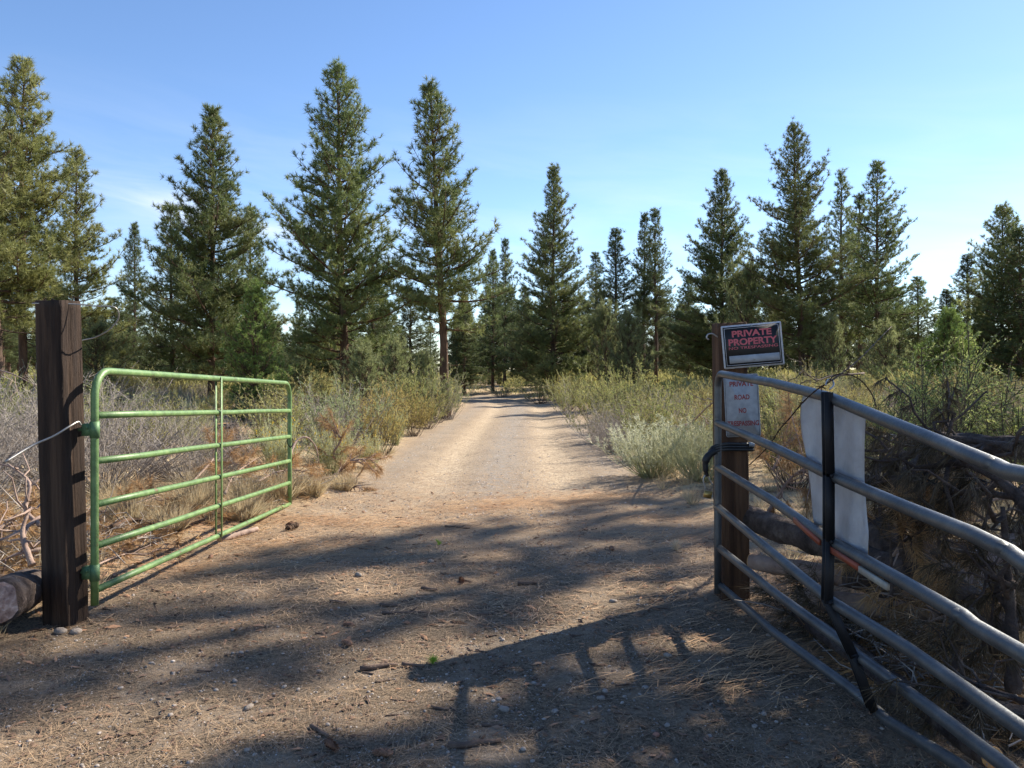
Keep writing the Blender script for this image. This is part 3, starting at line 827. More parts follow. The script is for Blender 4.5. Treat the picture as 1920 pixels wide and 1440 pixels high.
# bunch grass
for i, (x, y, s) in enumerate(((-2.75, 8.2, 1.0), (-2.95, 8.9, 1.1), (-2.4, 9.6, .9), (-3.3, 8.3, 1.1), (-3.7, 7.7, 1.0), (-3.15, 7.4, .9), (-2.65, 9.3, 1.1), (-3.5, 9.0, 1.2), (-4.1, 8.4, 1.1), (-2.15, 10.2, .8))):
    o = link('grass_clump', BG[i % 2], None, (x, y, float(gz(x, y)) - .01), (0, 0, i * 1.1), (s, s, s * .95))
    tag(o, 'pale dry bunch grass clump behind the lower bars of the green gate', 'grass clump', 'bunch grass behind the green gate')
gm = MB()
for i in range(1500):
    Yd = 3 + 24 * r3.random() ** 1.3
    x = r3.uniform(-.7 * Yd - .5, .7 * Yd + .5)
    if road_dist(x, Yd) < .05 or (x > 0 and Yd < 5): continue
    n = 34
    a = r3.random(n) * 6.283; r_ = r3.random(n) * .06
    rng = r3
    C = np.stack([x + np.cos(a) * r_, Yd + np.sin(a) * r_, np.full(n, float(gz(x, Yd)))], 1)
    gm.tris(blades(C, np.stack([np.cos(a) * .6, np.sin(a) * .6, 1 + 0 * a], 1) + r3.normal(size=(n, 3)) * .25, .22 * r3.uniform(.5, 1.3, n), .006))
o = gm.build('dry_grass', LEAF_DRY); tag(o, 'thin dry grass between the bushes and along the track', 'grass', kind='stuff')
rng = np.random.default_rng(500)

# ------------------------------------------------------------------ litter on the ground
def on_ground(x, y, h=0.0): return fine(np.asarray(x), np.asarray(y)) + h
def clusters(n, f, thr, ymin, ymax, seed, xl=None, pw=1.6):
    """points thick where low frequency noise is high"""
    out = []
    while sum(len(a) for a in out) < n:
        m = n * 3
        yy = ymin + (ymax - ymin) * rng.random(m) ** pw
        xx = (rng.random(m) * 2 - 1) * (.68 * yy + .4)
        keep = fbm(xx * f, yy * f * 1.6, seed, 4) + .12 * rng.normal(size=m) - .12 * sstep(yy, ymax - 3.5, ymax) > thr
        out.append(np.stack([xx, yy], 1)[keep])
    return np.concatenate(out)[:n]
def needle_litter(pts, L, w, lift=0.006, angle=None, tilt=.10):
    n = len(pts)
    a = rng.random(n) * math.pi * 2 if angle is None else angle + rng.normal(size=n) * .45
    L = L * rng.uniform(.6, 1.2, n)
    d = np.stack([np.cos(a), np.sin(a)], 1)
    b = rng.normal(size=n) * .22
    d2 = np.stack([np.cos(a + b), np.sin(a + b)], 1)
    s = np.stack([-d[:, 1], d[:, 0]], 1) * w / 2
    p0 = pts; p1 = pts + d * L[:, None] / 2; p2 = p1 + d2 * L[:, None] / 2
    t = np.abs(rng.normal(size=n)) * tilt
    def z3(p, h): return np.concatenate([p, (on_ground(p[:, 0], p[:, 1], lift) + h)[:, None]], 1)
    V = np.stack([z3(p0 - s, 0), z3(p0 + s, 0), z3(p1 + s, L * t * .5), z3(p1 - s, L * t * .5), z3(p2, L * t * .6)], 1)
    b_ = np.arange(n)[:, None] * 5
    return V.reshape(-1, 3), b_ + np.array([[3, 2, 4]]), b_ + np.array([[0, 1, 2, 3]])
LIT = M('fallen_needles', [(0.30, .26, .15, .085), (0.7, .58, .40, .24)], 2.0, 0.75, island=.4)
LIT0 = M('shade_tinted_needles', [(0.30, .17, .11, .07), (0.7, .44, .30, .18)], 2.0, 0.75, island=.4)  # darker copy of the fallen needles, foreground shade put into the colour
LIT2 = M('fallen_orange_needles', [(0.30, .40, .21, .10), (0.7, .64, .41, .22)], 2.0, 0.75, island=.3)
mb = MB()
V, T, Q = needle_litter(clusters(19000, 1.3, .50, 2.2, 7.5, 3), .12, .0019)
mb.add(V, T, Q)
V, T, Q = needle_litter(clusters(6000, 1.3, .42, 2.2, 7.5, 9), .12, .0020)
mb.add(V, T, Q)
tag(mb.build('brown_needles', LIT0), 'brown pine needles, shade painted into their colour, matted on the dirt nearest the camera', 'pine needles', kind='stuff')
mb = MB()
V, T, Q = needle_litter(clusters(26000, 1.1, .46, 4.8, 12.5, 5, pw=1.0), .14, .0036)
mb.add(V, T, Q)
tag(mb.build('fallen_needles', LIT), 'dry pine needles strewn over the dirt of the gateway', 'pine needles', kind='stuff')
mb = MB()
pt = []
for (cx_, cy_, rr, n) in ((.1, 9.3, .5, 900), (.9, 9.6, .35, 500), (-.5, 8.9, .5, 600), (1.4, 8.4, .45, 600), (1.1, 9.9, .3, 400), (-1.5, 8.0, .5, 700), (-2.0, 7.0, .5, 700), (-2.3, 8.2, .4, 600), (1.6, 7.4, .4, 400), (-.2, 7.9, .5, 400), (-2.6, 6.2, .4, 500), (.9, 3.9, .25, 160), (1.5, 4.3, .25, 300), (-3.0, 7.6, .5, 600), (-3.6, 6.6, .6, 800), (2.3, 5.6, .8, 900), (2.6, 4.4, .8, 900)):
    pt.append(np.array([cx_, cy_]) + rng.normal(size=(n, 2)) * np.array([rr, rr * .45]))
V, T, Q = needle_litter(np.concatenate(pt), .16, .004, .010, angle=.15, tilt=.18)
mb.add(V, T, Q)
tag(mb.build('orange_needle_drifts', LIT2), 'orange pine needles lying in drifts across the track', 'pine needles', kind='stuff')

def ico():
    t = (1 + 5 ** .5) / 2
    V = unit(np.array([(-1, t, 0), (1, t, 0), (-1, -t, 0), (1, -t, 0), (0, -1, t), (0, 1, t), (0, -1, -t), (0, 1, -t), (t, 0, -1), (t, 0, 1), (-t, 0, -1), (-t, 0, 1)], float))
    T = np.array([(0, 11, 5), (0, 5, 1), (0, 1, 7), (0, 7, 10), (0, 10, 11), (1, 5, 9), (5, 11, 4), (11, 10, 2), (10, 7, 6), (7, 1, 8), (3, 9, 4), (3, 4, 2), (3, 2, 6), (3, 6, 8), (3, 8, 9), (4, 9, 5), (2, 4, 11), (6, 2, 10), (8, 6, 7), (9, 8, 1)])
    return V, T
IV, IT = ico()
STONE = M('stones', [(0.3, .17, .145, .13), (0.7, .42, .37, .33)], 6, .9, bump=.6, bscale=60, island=.45)
def stones(pts, size, flat=.6, sink=.3):
    n = len(pts)
    sc_ = size[:, None, None] * rng.uniform(.6, 1.3, (n, 1, 3)) * np.array([1, 1, flat])
    V = IV[None] * (1 + rng.normal(size=(n, 12, 1)) * .12) * sc_
    a = rng.random(n) * 6.28; c_, s_ = np.cos(a), np.sin(a)
    Vx = V[..., 0] * c_[:, None] - V[..., 1] * s_[:, None]; Vy = V[..., 0] * s_[:, None] + V[..., 1] * c_[:, None]
    z = on_ground(pts[:, 0], pts[:, 1])
    V = np.stack([Vx + pts[:, :1], Vy + pts[:, 1:], V[..., 2] + (z + size * (flat - sink) * .6)[:, None]], -1)
    T = (IT[None] + (np.arange(n) * 12)[:, None, None]).reshape(-1, 3)
    return V.reshape(-1, 3), T
OV = np.array([(1, 0, 0), (0, 1, 0), (-1, 0, 0), (0, -1, 0), (0, 0, 1)], float)
OT = np.array([(0, 1, 4), (1, 2, 4), (2, 3, 4), (3, 0, 4)])
def grit(pts, size):
    n = len(pts)
    V = OV[None] * (size[:, None, None] * rng.uniform(.6, 1.5, (n, 5, 3)) * np.array([1, 1, .8]))
    a = rng.random(n) * 6.28; c_, s_ = np.cos(a)[:, None], np.sin(a)[:, None]
    V = np.stack([V[..., 0] * c_ - V[..., 1] * s_ + pts[:, :1], V[..., 0] * s_ + V[..., 1] * c_ + pts[:, 1:], V[..., 2] + on_ground(pts[:, 0], pts[:, 1], -.001)[:, None]], -1)
    return V.reshape(-1, 3), (OT[None] + (np.arange(n) * 5)[:, None, None]).reshape(-1, 3)
mb = MB()
p = clusters(4200, 2.2, .47, 2.2, 7.0, 17, pw=1.5); mb.add(*stones(p, .0035 + .009 * rng.random(len(p)) ** 3))
p = clusters(30000, 2.0, .44, 2.2, 7.5, 18, pw=1.5); mb.add(*grit(p, .0022 + .004 * rng.random(len(p)) ** 2))
p = clusters(14000, 1.6, .42, 6.0, 14.0, 19, pw=1.2); mb.add(*grit(p, .004 + .006 * rng.random(len(p)) ** 2))
yy = 8 + 26 * rng.random(2600) ** 1.2; xx = road_cx(yy) + rng.normal(size=len(yy)) * .42
p = np.stack([xx, yy], 1); mb.add(*grit(p, (.007 + .011 * rng.random(len(p)) ** 2)))
yy = 7 + 20 * rng.random(1500); sg = np.where(rng.random(1500) < .5, -1, 1); xx = road_cx(yy) + sg * (1.6 + .3 * rng.normal(size=1500))
p = np.stack([xx, yy], 1); mb.add(*grit(p, .007 + .012 * rng.random(len(p)) ** 2))
tag(mb.build('gravel', STONE), 'loose grey gravel scattered over the track', 'gravel', kind='stuff')
BARKC = M('bark_chips', [(0.3, 0.080, 0.048, 0.034), (0.7, 0.240, 0.152, 0.104)], 6, .9, island=.5)
mb = MB()
p = clusters(14000, 1.6, .46, 2.2, 10, 23, pw=1.3)
n = len(p); sz = .004 + .014 * rng.random(n) ** 4
a = rng.random(n) * 6.28
ax = np.stack([np.cos(a), np.sin(a), rng.normal(size=n) * .2], 1) * (sz * rng.uniform(1, 2.2, n))[:, None]
bx = np.stack([-np.sin(a), np.cos(a), rng.normal(size=n) * .25], 1) * (sz * .6)[:, None]
C = np.stack([p[:, 0], p[:, 1], on_ground(p[:, 0], p[:, 1], .006)], 1)
V = np.stack([C - ax, C - bx, C + ax * .9, C + bx * 1.1, C + np.array([0, 0, .006])], 1)
b_ = np.arange(n)[:, None, None] * 5
mb.add(V.reshape(-1, 3), T=(b_ + np.array([[[0, 1, 4], [1, 2, 4], [2, 3, 4], [3, 0, 4]]])).reshape(-1, 3))
tag(mb.build('bark_chips', BARKC), 'small brown bark chips and cone scales among the needles', 'bark chips', kind='stuff')

FLAKE = M('orange_bark_flakes', [(0.3, .17, .085, .05), (0.7, .42, .24, .14)], 6, .85, island=.5)
mb = MB()
pa = clusters(900, 1.9, .46, 4.5, 11.0, 41, pw=.9); pb = clusters(1300, 1.9, .48, 2.2, 6.5, 43, pw=1.2)
pc = np.stack([-4.6 + 2.0 * rng.random(500), 5.4 + 3.4 * rng.random(500)], 1)
for p, s0, s1 in ((pa, .012, .030), (pb, .005, .017), (pc, .012, .045)):
    n = len(p); sz = s0 + (s1 - s0) * rng.random(n) ** 3
    a = rng.normal(size=n) * .8
    ax = np.stack([np.cos(a), np.sin(a), rng.normal(size=n) * .15], 1) * (sz * rng.uniform(1, 2.6, n))[:, None]
    bx = np.stack([-np.sin(a), np.cos(a), rng.normal(size=n) * .25], 1) * (sz * .55)[:, None]
    C = np.stack([p[:, 0], p[:, 1], on_ground(p[:, 0], p[:, 1], .005)], 1)
    V = np.stack([C - ax, C - bx, C + ax * .9, C + bx * 1.1, C + np.array([0, 0, 1.0]) * (sz * .55)[:, None]], 1)
    b_ = np.arange(n)[:, None, None] * 5
    mb.add(V.reshape(-1, 3), T=(b_ + np.array([[[0, 1, 4], [1, 2, 4], [2, 3, 4], [3, 0, 4]]])).reshape(-1, 3))
tag(mb.build('bark_flakes', FLAKE), 'orange-brown bark flakes and needle fascicles littering the dirt', 'bark flakes', kind='stuff')

# single stones, sticks and cones one can point to
def stone_thing(px, py, r, label, col=None, group=None):
    Yd = EYE * F / (py - HY); x = (px - 960) / F * Yd
    mb = MB()
    u = np.linspace(0, np.pi, 7)[1:-1]; v = np.arange(10) * 2 * np.pi / 10
    V = [[0, 0, 1]] + [[math.sin(a) * math.cos(b), math.sin(a) * math.sin(b), math.cos(a)] for a in u for b in v] + [[0, 0, -1]]
    V = np.array(V) * (1 + rng.normal(size=(len(V), 1)) * .09) * r * np.array([rng.uniform(.9, 1.4), rng.uniform(.7, 1), .6])
    T = [(0, 1 + j, 1 + (j + 1) % 10) for j in range(10)] + [(51, 41 + (j + 1) % 10, 41 + j) for j in range(10)]
    Q = [(1 + i * 10 + j, 11 + i * 10 + j, 11 + i * 10 + (j + 1) % 10, 1 + i * 10 + (j + 1) % 10) for i in range(4) for j in range(10)]
    mb.add(V, T=T, Q=Q)
    o = mb.build('stone', col or STONE, loc=(x, Yd, float(on_ground(x, Yd)) + r * .3))
    o.rotation_euler = (0, 0, rng.random() * 6)
    return tag(o, label, 'stone', group)
STONE_P = simple('pale_stone', (.30, .25, .21), .9, bump=.6)
stone_thing(113, 1188, .038, 'flat stone at the foot of the wooden post, left one of two', STONE_P)
stone_thing(142, 1187, .035, 'square stone at the foot of the wooden post, right one of two', STONE_P)
stone_thing(467, 1325, .022, 'pale stone alone on the bare dirt at the lower left', STONE_P)
stone_thing(672, 1080, .03, 'pale upright stone chip in the middle of the gateway', STONE_P)
stone_thing(808, 1055, .03, 'flat pale stone in the sunlit middle of the track', STONE_P)
stone_thing(1230, 1382, .018, 'reddish broken stone near the bottom, below the gate shadow', simple('red_stone', (.42, .20, .14), .9))
stone_thing(1150, 1130, .02, 'grey stone left of the sign post foot')
stone_thing(1252, 1232, .022, 'buff stone in the shade of the bent gate', STONE_P)
stone_thing(945, 1330, .022, 'grey stone beside the long stick near the bottom')
STRAY = np.random.default_rng(8)
for i in range(46):
    py = STRAY.uniform(1180, 1435); px = STRAY.uniform(200, 1500)
    stone_thing(px, py, STRAY.uniform(.008, .017), 'small grey stone lying on the shaded dirt near the camera', None, 'stones on the near dirt')

STICK = M('stick_bark', [(0.3, .075, .05, .04), (0.7, .21, .145, .11)], 12, .9, bump=1, island=.2)
def stick(px, py, L, ang, r, label, group=None, m=None):
    Yd = EYE * F / (py - HY); x = (px - 960) / F * Yd
    d = np.array([math.cos(ang), math.sin(ang)])
    n = 6; t = np.linspace(-.5, .5, n)
    q = np.stack([x + d[0] * L * t, Yd + d[1] * L * t], 1) + rng.normal(size=(n, 2)) * L * .018
    z = on_ground(q[:, 0], q[:, 1]); z = np.maximum(z, z.mean()) + r * .7
    pts = np.concatenate([q, z[:, None]], 1) - np.array([x, Yd, 0])
    mb = MB(); mb.tube(pts, r * np.linspace(1.1, .6, n) * rng.uniform(.85, 1.15, n), 6, jit=.2)
    if L > .14:
        e = pts[3] + np.array([math.cos(ang + .8), math.sin(ang + .8), .3]) * L * .22
        mb.tube(np.stack([pts[3], e]), [r * .6, r * .3], 5)
    return tag(mb.build('stick', m or STICK, loc=(x, Yd, 0)), label, 'stick', group)
stick(858, 990, .26, -.35, .011, 'forked dark stick lying on the sunlit part of the track')
stick(988, 1097, .14, .1, .016, 'thick reddish bark stick right of the middle of the gateway')
stick(805, 1106, .12, -.3, .014, 'short thick stick in the middle of the gateway')
stick(732, 1136, .14, -.1, .012, 'dark stick left of the short thick one, in the middle of the gateway')
stick(762, 1150, .30, .0, .010, 'long thin stick lying level across the shaded middle')
stick(712, 1255, .20, .35, .014, 'dark stick just left of the bright green needle tuft')
stick(775, 1252, .12, -.15, .012, 'dark stick touching the bright green needle tuft')
stick(890, 1398, .22, .25, .014, 'pale barked stick at the bottom centre')
stick(600, 1375, .14, -.8, .010, 'bent dark stick at the lower left of the dirt')
stick(635, 1130, .12, -.3, .010, 'dark stick in the shade beside the green gate end')
stick(910, 1152, .10, .1, .010, 'short dark stick in the sunlit patch')
stick(1170, 855, .24, .05, .02, 'bare weathered stick at the right edge of the track', m=DEADWOOD)
for i in range(120):
    py = 950 + 480 * STRAY.random() ** 1.2; px = STRAY.uniform(120, 1500)
    stick(px, py, STRAY.uniform(.035, .10), STRAY.uniform(-1.2, 1.2), STRAY.uniform(.003, .007), 'short broken twig lying on the dirt of the gateway', 'twigs on the dirt')
CONE = M('cone_scales', [(0.3, .14, .075, .05), (0.7, .36, .20, .13)], 20, .85, island=.3)
def cone_mesh():
    mb = MB()
    core = np.stack([np.linspace(-.03, .035, 6), np.zeros(6), np.zeros(6)], 1)
    mb.tube(core, [.008, .018, .02, .017, .011, .004], 8)
    for i in range(60):
        t = i / 60; a = i * 2.4
        r = .022 * math.sin(math.pi * min(1, t * .85 + .15)) ** .6
        c0 = np.array([-.028 + .06 * t, math.cos(a) * r * .6, math.sin(a) * r * .6])
        tip = c0 + np.array([.008, math.cos(a) * .014, math.sin(a) * .014])
        sd = np.array([0, -math.sin(a), math.cos(a)]) * .006
        mb.add([c0 - sd, c0 + sd, tip + sd * .8, tip - sd * .8], Q=[(0, 1, 2, 3)])
    return mb.mesh('pine_cone', CONE)
CM = cone_mesh()
for (px, py, s, lb) in ((1147, 1032, 1.2, 'pine cone in the sun near the sign post foot'), (652, 1210, 1.1, 'pine cone among the shaded needles left of centre'),
                        (395, 1047, 1.1, 'pine cone under the green gate'), (545, 985, 1.3, 'reddish pine cone by the far end of the green gate'),
                        (865, 1092, 1.2, 'pine cone left of the thick reddish bark stick'), (655, 1175, 1.0, 'pine cone above the shaded one left of centre'),
                        (620, 1405, 1.2, 'pine cone near the bottom edge'), (720, 1420, 1.1, 'pine cone at the bottom edge right of another one')):
    Yd = EYE * F / (py - HY); x = (px - 960) / F * Yd
    s *= .78
    tag(link('pine_cone', CM, None, (x, Yd, float(on_ground(x, Yd)) + .018 * s), (.2, .1, px * .1), (s * 1.5, s * .8, s * .8)), lb, 'pine cone')
def tuft_thing(px, py, n, L, m, label, name='needle_tuft', w=.0025):
    Yd = EYE * F / (py - HY); x = (px - 960) / F * Yd
    mb = MB(); mb.tris(tufts(np.zeros((3, 3)) + rng.normal(size=(3, 3)) * .008, np.array([[0, 0, .8], [.3, .2, .7], [-.3, 0, .7]]), n, L, w, 1.0, .02))
    return tag(mb.build(name, m, loc=(x, Yd, float(on_ground(x, Yd)) + .01)), label, 'needle tuft')
GREENT = simple('fresh_green_needles', (.35, .55, .05), .6)
tuft_thing(812, 1246, 60, .04, GREENT, 'small bright green needle tuft in the shaded foreground')
tuft_thing(822, 1022, 40, .035, GREENT, 'small green needle tuft in the sunlit middle of the track')
tuft_thing(1268, 1032, 70, .10, M('straw_needles', [(0.3, .6, .48, .33), (0.7, .75, .62, .45)], 8, .8), 'pale straw-coloured needle bunch left of the sign post foot', w=.003)

# ------------------------------------------------------------------ gate posts
WOODT = M('dark_post_wood', [(0.3, 0.016, 0.010, 0.008), (0.5, 0.046, 0.028, 0.019), (0.72, 0.112, 0.068, 0.043)], 7, .9, bump=2.5, bscale=30, stretch=(1.6, 1.6, .12), distort=.4)
WOODR = M('brown_post_wood', [(0.3, 0.036, 0.018, 0.011), (0.5, 0.090, 0.045, 0.024), (0.72, 0.180, 0.096, 0.051)], 7, .9, bump=2, bscale=30, stretch=(1.6, 1.6, .12), distort=.4)
def post_mesh(w, d, h, m, seed, groove=True):
    r_ = np.random.default_rng(seed)
    # outline of the section with rounded corners and many points
    sec = []
    def side(a, b, n): return [(a[0] + (b[0] - a[0]) * i / n, a[1] + (b[1] - a[1]) * i / n) for i in range(n)]
    c_ = .012; W, D_ = w / 2, d / 2
    corners = [(-W + c_, -D_), (W - c_, -D_), (W, -D_ + c_), (W, D_ - c_), (W - c_, D_), (-W + c_, D_), (-W, D_ - c_), (-W, -D_ + c_)]
    for i in range(8): sec += side(corners[i], corners[(i + 1) % 8], 12 if i % 2 == 0 else 2)
    sec = np.array(sec); n = len(sec)
    zz = np.linspace(0, h, 44); V = []
    for z in zz:
        s = sec.copy()
        nrm = unit(np.concatenate([s, np.zeros((n, 1))], 1))[:, :2]
        j = np.arange(n)
        disp = .006 * (vnoise(j * .9, z * 1.2 + 0 * j, seed) - .5) + .004 * (vnoise(j * 2.3, z * 9 + 0 * j, seed + 3) - .5)
        for gi, (g0, gd) in enumerate(((19, .010), (6, .007), (33, .008), (48, .007))):
            if groove: disp = disp - gd * np.exp(-((j - g0 - .7 * math.sin(z * 3 + gi)) / .55) ** 2) * (.4 + .6 * vnoise(z * 2.0 + gi, 1.3, seed))
        V.append(np.concatenate([s + nrm * disp[:, None], np.full((n, 1), z)], 1))
    top = V[-1].copy(); top[:, 2] += r_.normal(size=n) * .003
    V[-1] = top
    mb = MB()
    A = np.concatenate(V + [np.array([[0, 0, h + .002], [0, 0, 0]])])
    i0 = np.arange(43)[:, None] * n + np.arange(n)[None]; i1 = np.arange(43)[:, None] * n + (np.arange(n)[None] + 1) % n
    T = [(44 * n, 43 * n + k_, 43 * n + (k_ + 1) % n) for k_ in range(n)] + [(44 * n + 1, (k_ + 1) % n, k_) for k_ in range(n)]
    mb.add(A, T=T, Q=np.stack([i0, i1, i1 + n, i0 + n], -1).reshape(-1, 4))
    return mb.mesh('timber', m)
lp = thing('gate_post', 'thick dark square timber post carrying the green gate', 'gate post', (-2.738, 4.915, -.15))
tb = link('timber', post_mesh(.185, .185, 2.12, WOODT, 3), lp); 
lp.rotation_euler = (0, R_(-1.6), R_(-12))
WIRE = simple('galvanised_wire', (.45, .43, .40), .45, .7)
RUST = simple('rusty_wire', (.06, .032, .022), .8, .3)
def world_tube(name, pts, r, m, label, cat, n=6, group=None):
    pts = np.asarray(pts, float); o0 = pts[0].copy()
    mb = MB(); mb.tube(pts - o0, r, n)
    return tag(mb.build(name, m, smooth=True, loc=tuple(o0)), label, cat, group)
def smooth_path(pts, n=40):
    pts = np.asarray(pts, float)
    k_ = len(pts); P_ = np.concatenate([[2 * pts[0] - pts[1]], pts, [2 * pts[-1] - pts[-2]]])
    out = []
    for i in range(k_ - 1):
        p0, p1, p2, p3 = P_[i:i + 4]
        for t in np.linspace(0, 1, max(2, n // (k_ - 1)), endpoint=False):
            out.append(.5 * ((2 * p1) + (-p0 + p2) * t + (2 * p0 - 5 * p1 + 4 * p2 - p3) * t ** 2 + (-p0 + 3 * p1 - 3 * p2 + p3) * t ** 3))
    out.append(pts[-1])
    return np.array(out)
world_tube('wire_loop', smooth_path([P(60, 569, 4.85), P(100, 568.5, 4.86), P(150, 571, 4.92), P(180, 574, 4.95), P(212, 575, 4.97), P(222, 585, 5.0), P(221, 600, 5.03), P(205, 618, 5.05), P(180, 632, 5.08), P(155, 638, 5.14)]), .0045, WIRE,
           'stiff wire loop sticking out from the top of the dark timber post', 'wire')
world_tube('tie_wire', smooth_path([P(10, 866, 4.5), P(60, 836, 4.66), P(100, 818, 4.72), P(128, 801, 4.77), P(146, 791, 4.84), P(152, 797, 4.86)]), .006, WIRE,
           'grey cable running from the upper gate hinge past the front of the timber post', 'wire')

# ------------------------------------------------------------------ green gate
GREEN = M('green_gate_paint', [(0.27, 0.156, 0.080, 0.043), (0.34, 0.090, 0.155, 0.053), (0.55, 0.144, 0.245, 0.083), (0.75, 0.240, 0.310, 0.128)], 14, .45, spec=.5, bump=.25, bscale=60)
GREEND = simple('worn_green_steel', (.12, .22, .10), .55, .2)
gl = thing('green_gate', 'green tubular six-bar farm gate standing open on the left', 'gate', (-2.572, 4.93, 0))
g0 = np.array([-2.572, 4.93, 0]); gE = np.array([-2.515, 9.05, 0])
zn = [1.545, 1.268, .986, .717, .461, .189]; zf = [1.395, 1.085, .793, .518, .271, .03]
def gp(s, k_): return g0 + (gE - g0) * s + np.array([0, 0, zn[k_] + (zf[k_] - zn[k_]) * s]) - g0
rt = .0235
# frame: stile, rounded corners, top tube, far stile
def corner(c, a, b, r, n=7):
    a, b = unit(a), unit(b)
    return [c + a * r * (1 - math.sin(t)) + b * r * (1 - math.cos(t)) for t in np.linspace(0, math.pi / 2, n)]
cN, cF = gp(0, 0), gp(1, 0)
fw = unit(cF - cN); dn = np.array([0, 0, -1.0])
path = [gp(0, 5) + np.array([0, 0, -.09])] + [gp(0, 5) + (cN - gp(0, 5)) * t for t in (.2, .5, .8)] + corner(cN, dn, fw, .16) + [cN + (cF - cN) * t for t in (.2, .4, .6, .8)] + corner(cF, -fw, dn, .16) + [cF + (gp(1, 5) - cF) * t for t in (.4, .7, 1)]
mb = MB(); mb.tube(np.array(path), rt, 14); mb.build('frame', GREEN, gl, True)
for k_ in range(1, 6):
    a, b = gp(0, k_), gp(1, k_)
    mb = MB(); mb.tube(curve(a + fw * .018, b - fw * .018 if k_ < 5 else b, 0, 8, .0015), rt * .93, 12); mb.build('rail', GREEN, gl, True)
sB = .485
for off, dy in ((-.030, .03), (.030, -.0)):
    mb = MB()
    a = gp(sB, 0); b = gp(sB, 5)
    mb.box((a + b) / 2 + np.array([off, dy, 0]), (.006, .032, abs(a[2] - b[2]) + .03)); mb.build('brace', GREEN, gl)
for zc in (1.18, .30):
    mb = MB()
    mb.tube(np.array([[0, 0, zc - .05], [0, 0, zc + .05]]), rt + .006, 14)
    mb.box((-.042, .0, zc), (.05, .05, .075))
    mb.tube(np.array([[-.10, .0, zc + .0], [.02, 0, zc]]), .009, 8)
    mb.box((-.03, -.032, zc + .015), (.012, .02, .02))
    h_ = mb.build('hinge', GREEND, gl)
mb = MB(); mb.tube(smooth_path([gp(1, 2) + np.array([.0, .02, 0]), gp(1, 2) + np.array([.04, .0, -.05]), gp(1, 2) + np.array([.02, -.03, -.12]), gp(1, 2) + np.array([-.03, 0, -.05]), gp(1, 2) + np.array([0, .02, 0])]), .006, 5); mb.build('chain_loop', RUST, gl)

# ------------------------------------------------------------------ bent grey gate
STEEL = M('weathered_gate_steel', [(0.3, 0.073, 0.076, 0.081), (0.55, 0.109, 0.115, 0.120), (0.75, 0.166, 0.167, 0.165)], 7, .45, metal=.55, spec=.5, bump=.3, bscale=50)
STEELD = simple('dark_brace_steel', (.02, .02, .023), .6, .4)
XG = 1.33
def G(px, py, xw=XG):
    Yd = xw * F / (px - 960); return P(px, py, Yd)
gr0 = P(1346, 1100, 5.18)
gr = thing('bent_gate', 'damaged grey steel tube gate swung towards the camera on the right', 'gate', tuple(gr0))
tops = [P(1346, 700, 5.18), G(1450, 718), G(1555, 745), G(1640, 780), G(1760, 829), G(1873, 877)]
endw = lambda z, x=1.33: np.array([x, .95, z])
rails = [
 [P(1346, 700, 5.18), G(1450, 718), G(1555, 745), G(1640, 780), G(1760, 829), G(1868, 874), G(1888, 884), G(1935, 893), G(2300, 1040), endw(1.20)],
 [P(1346, 793, 5.18), G(1450, 838), G(1555, 890), G(1700, 952), G(1820, 1000), G(1893, 1036), G(1925, 1060), G(2300, 1250), endw(.92)],
 [P(1346, 876, 5.18), G(1450, 940), G(1555, 1013), G(1680, 1083), G(1805, 1155), G(1830, 1176), G(1930, 1233), G(2300, 1450), endw(.68)],
 [P(1346, 951, 5.18), G(1440, 1030, 1.31), G(1535, 1108, 1.30), P(1556, 1126, 3.32), G(1700, 1215, 1.36), G(1920, 1370, 1.38), G(2300, 1650, 1.36), endw(.47)],
 [P(1348, 1027, 5.18), G(1450, 1110, 1.36), G(1585, 1208, 1.40), P(1605, 1226, 3.32), G(1750, 1333, 1.45), G(1890, 1440, 1.45), G(2300, 1820, 1.40), endw(.27, 1.36)],
 [P(1350, 1097, 5.18), G(1450, 1185, 1.40), G(1600, 1295, 1.47), P(1636, 1325, 3.36), G(1665, 1352, 1.52), G(1807, 1440, 1.52), G(2200, 1800, 1.44), endw(.09, 1.38)],
]
rs = .0235
topc = corner(rails[0][0] , dn, unit(rails[0][1] - rails[0][0]), .10)
stile = [gr0 + np.array([0, 0, -.04])] + [gr0 + (rails[0][0] - gr0) * t for t in (.25, .5, .75)] + topc + list(rails[0][1:])
P0 = lambda pts: np.asarray(pts) - gr0
mb = MB(); mb.tube(P0(stile), rs, 14); mb.tube(P0([endw(1.20), endw(.6), endw(.09, 1.38)]), rs, 12)
mb.build('frame', STEEL, gr, True)
for i in range(1, 6):
    mb = MB(); rr = np.full(len(rails[i]), rs)
    mb.tube(P0(rails[i]), rr, 12); mb.build('rail', STEEL, gr, True)
# kinks where the tubes are creased flat
for (px, py, xw) in ((1873, 878, XG), (1895, 1037, XG), (1812, 1162, XG)):
    a = G(px - 26, py - 12, xw); b = G(px + 8, py + 1, xw); 
    mb = MB(); mb.tube(P0([a, (a + b) / 2 + np.array([-.012, 0, .006]), b]), [.006, .022, .010], 8); mb.build('dent', STEEL, gr, True)
bp_ = [P(1553, 738, 3.30), P(1556, 890, 3.30), P(1556, 1013, 3.30), P(1553, 1126, 3.28), P(1600, 1226, 3.28), P(1637, 1328, 3.32)]
for a, b in zip(bp_[:3:1] , bp_[1:4]):
    pass
mb = MB()
def strap(pts, w, t):
    for a, b in zip(pts[:-1], pts[1:]):
        d = unit(b - a); s_ = np.array([1.0, 0, 0]); nrm = unit(np.cross(d, s_)); s_ = unit(np.cross(nrm, d))
        Mx = np.stack([s_, nrm, d], 1)
        mb.box((a + b) / 2 - gr0, (w, t, np.linalg.norm(b - a) + .012), Mx)
strap([p_ + np.array([-.008, -.024, 0]) for p_ in bp_], .036, .006)
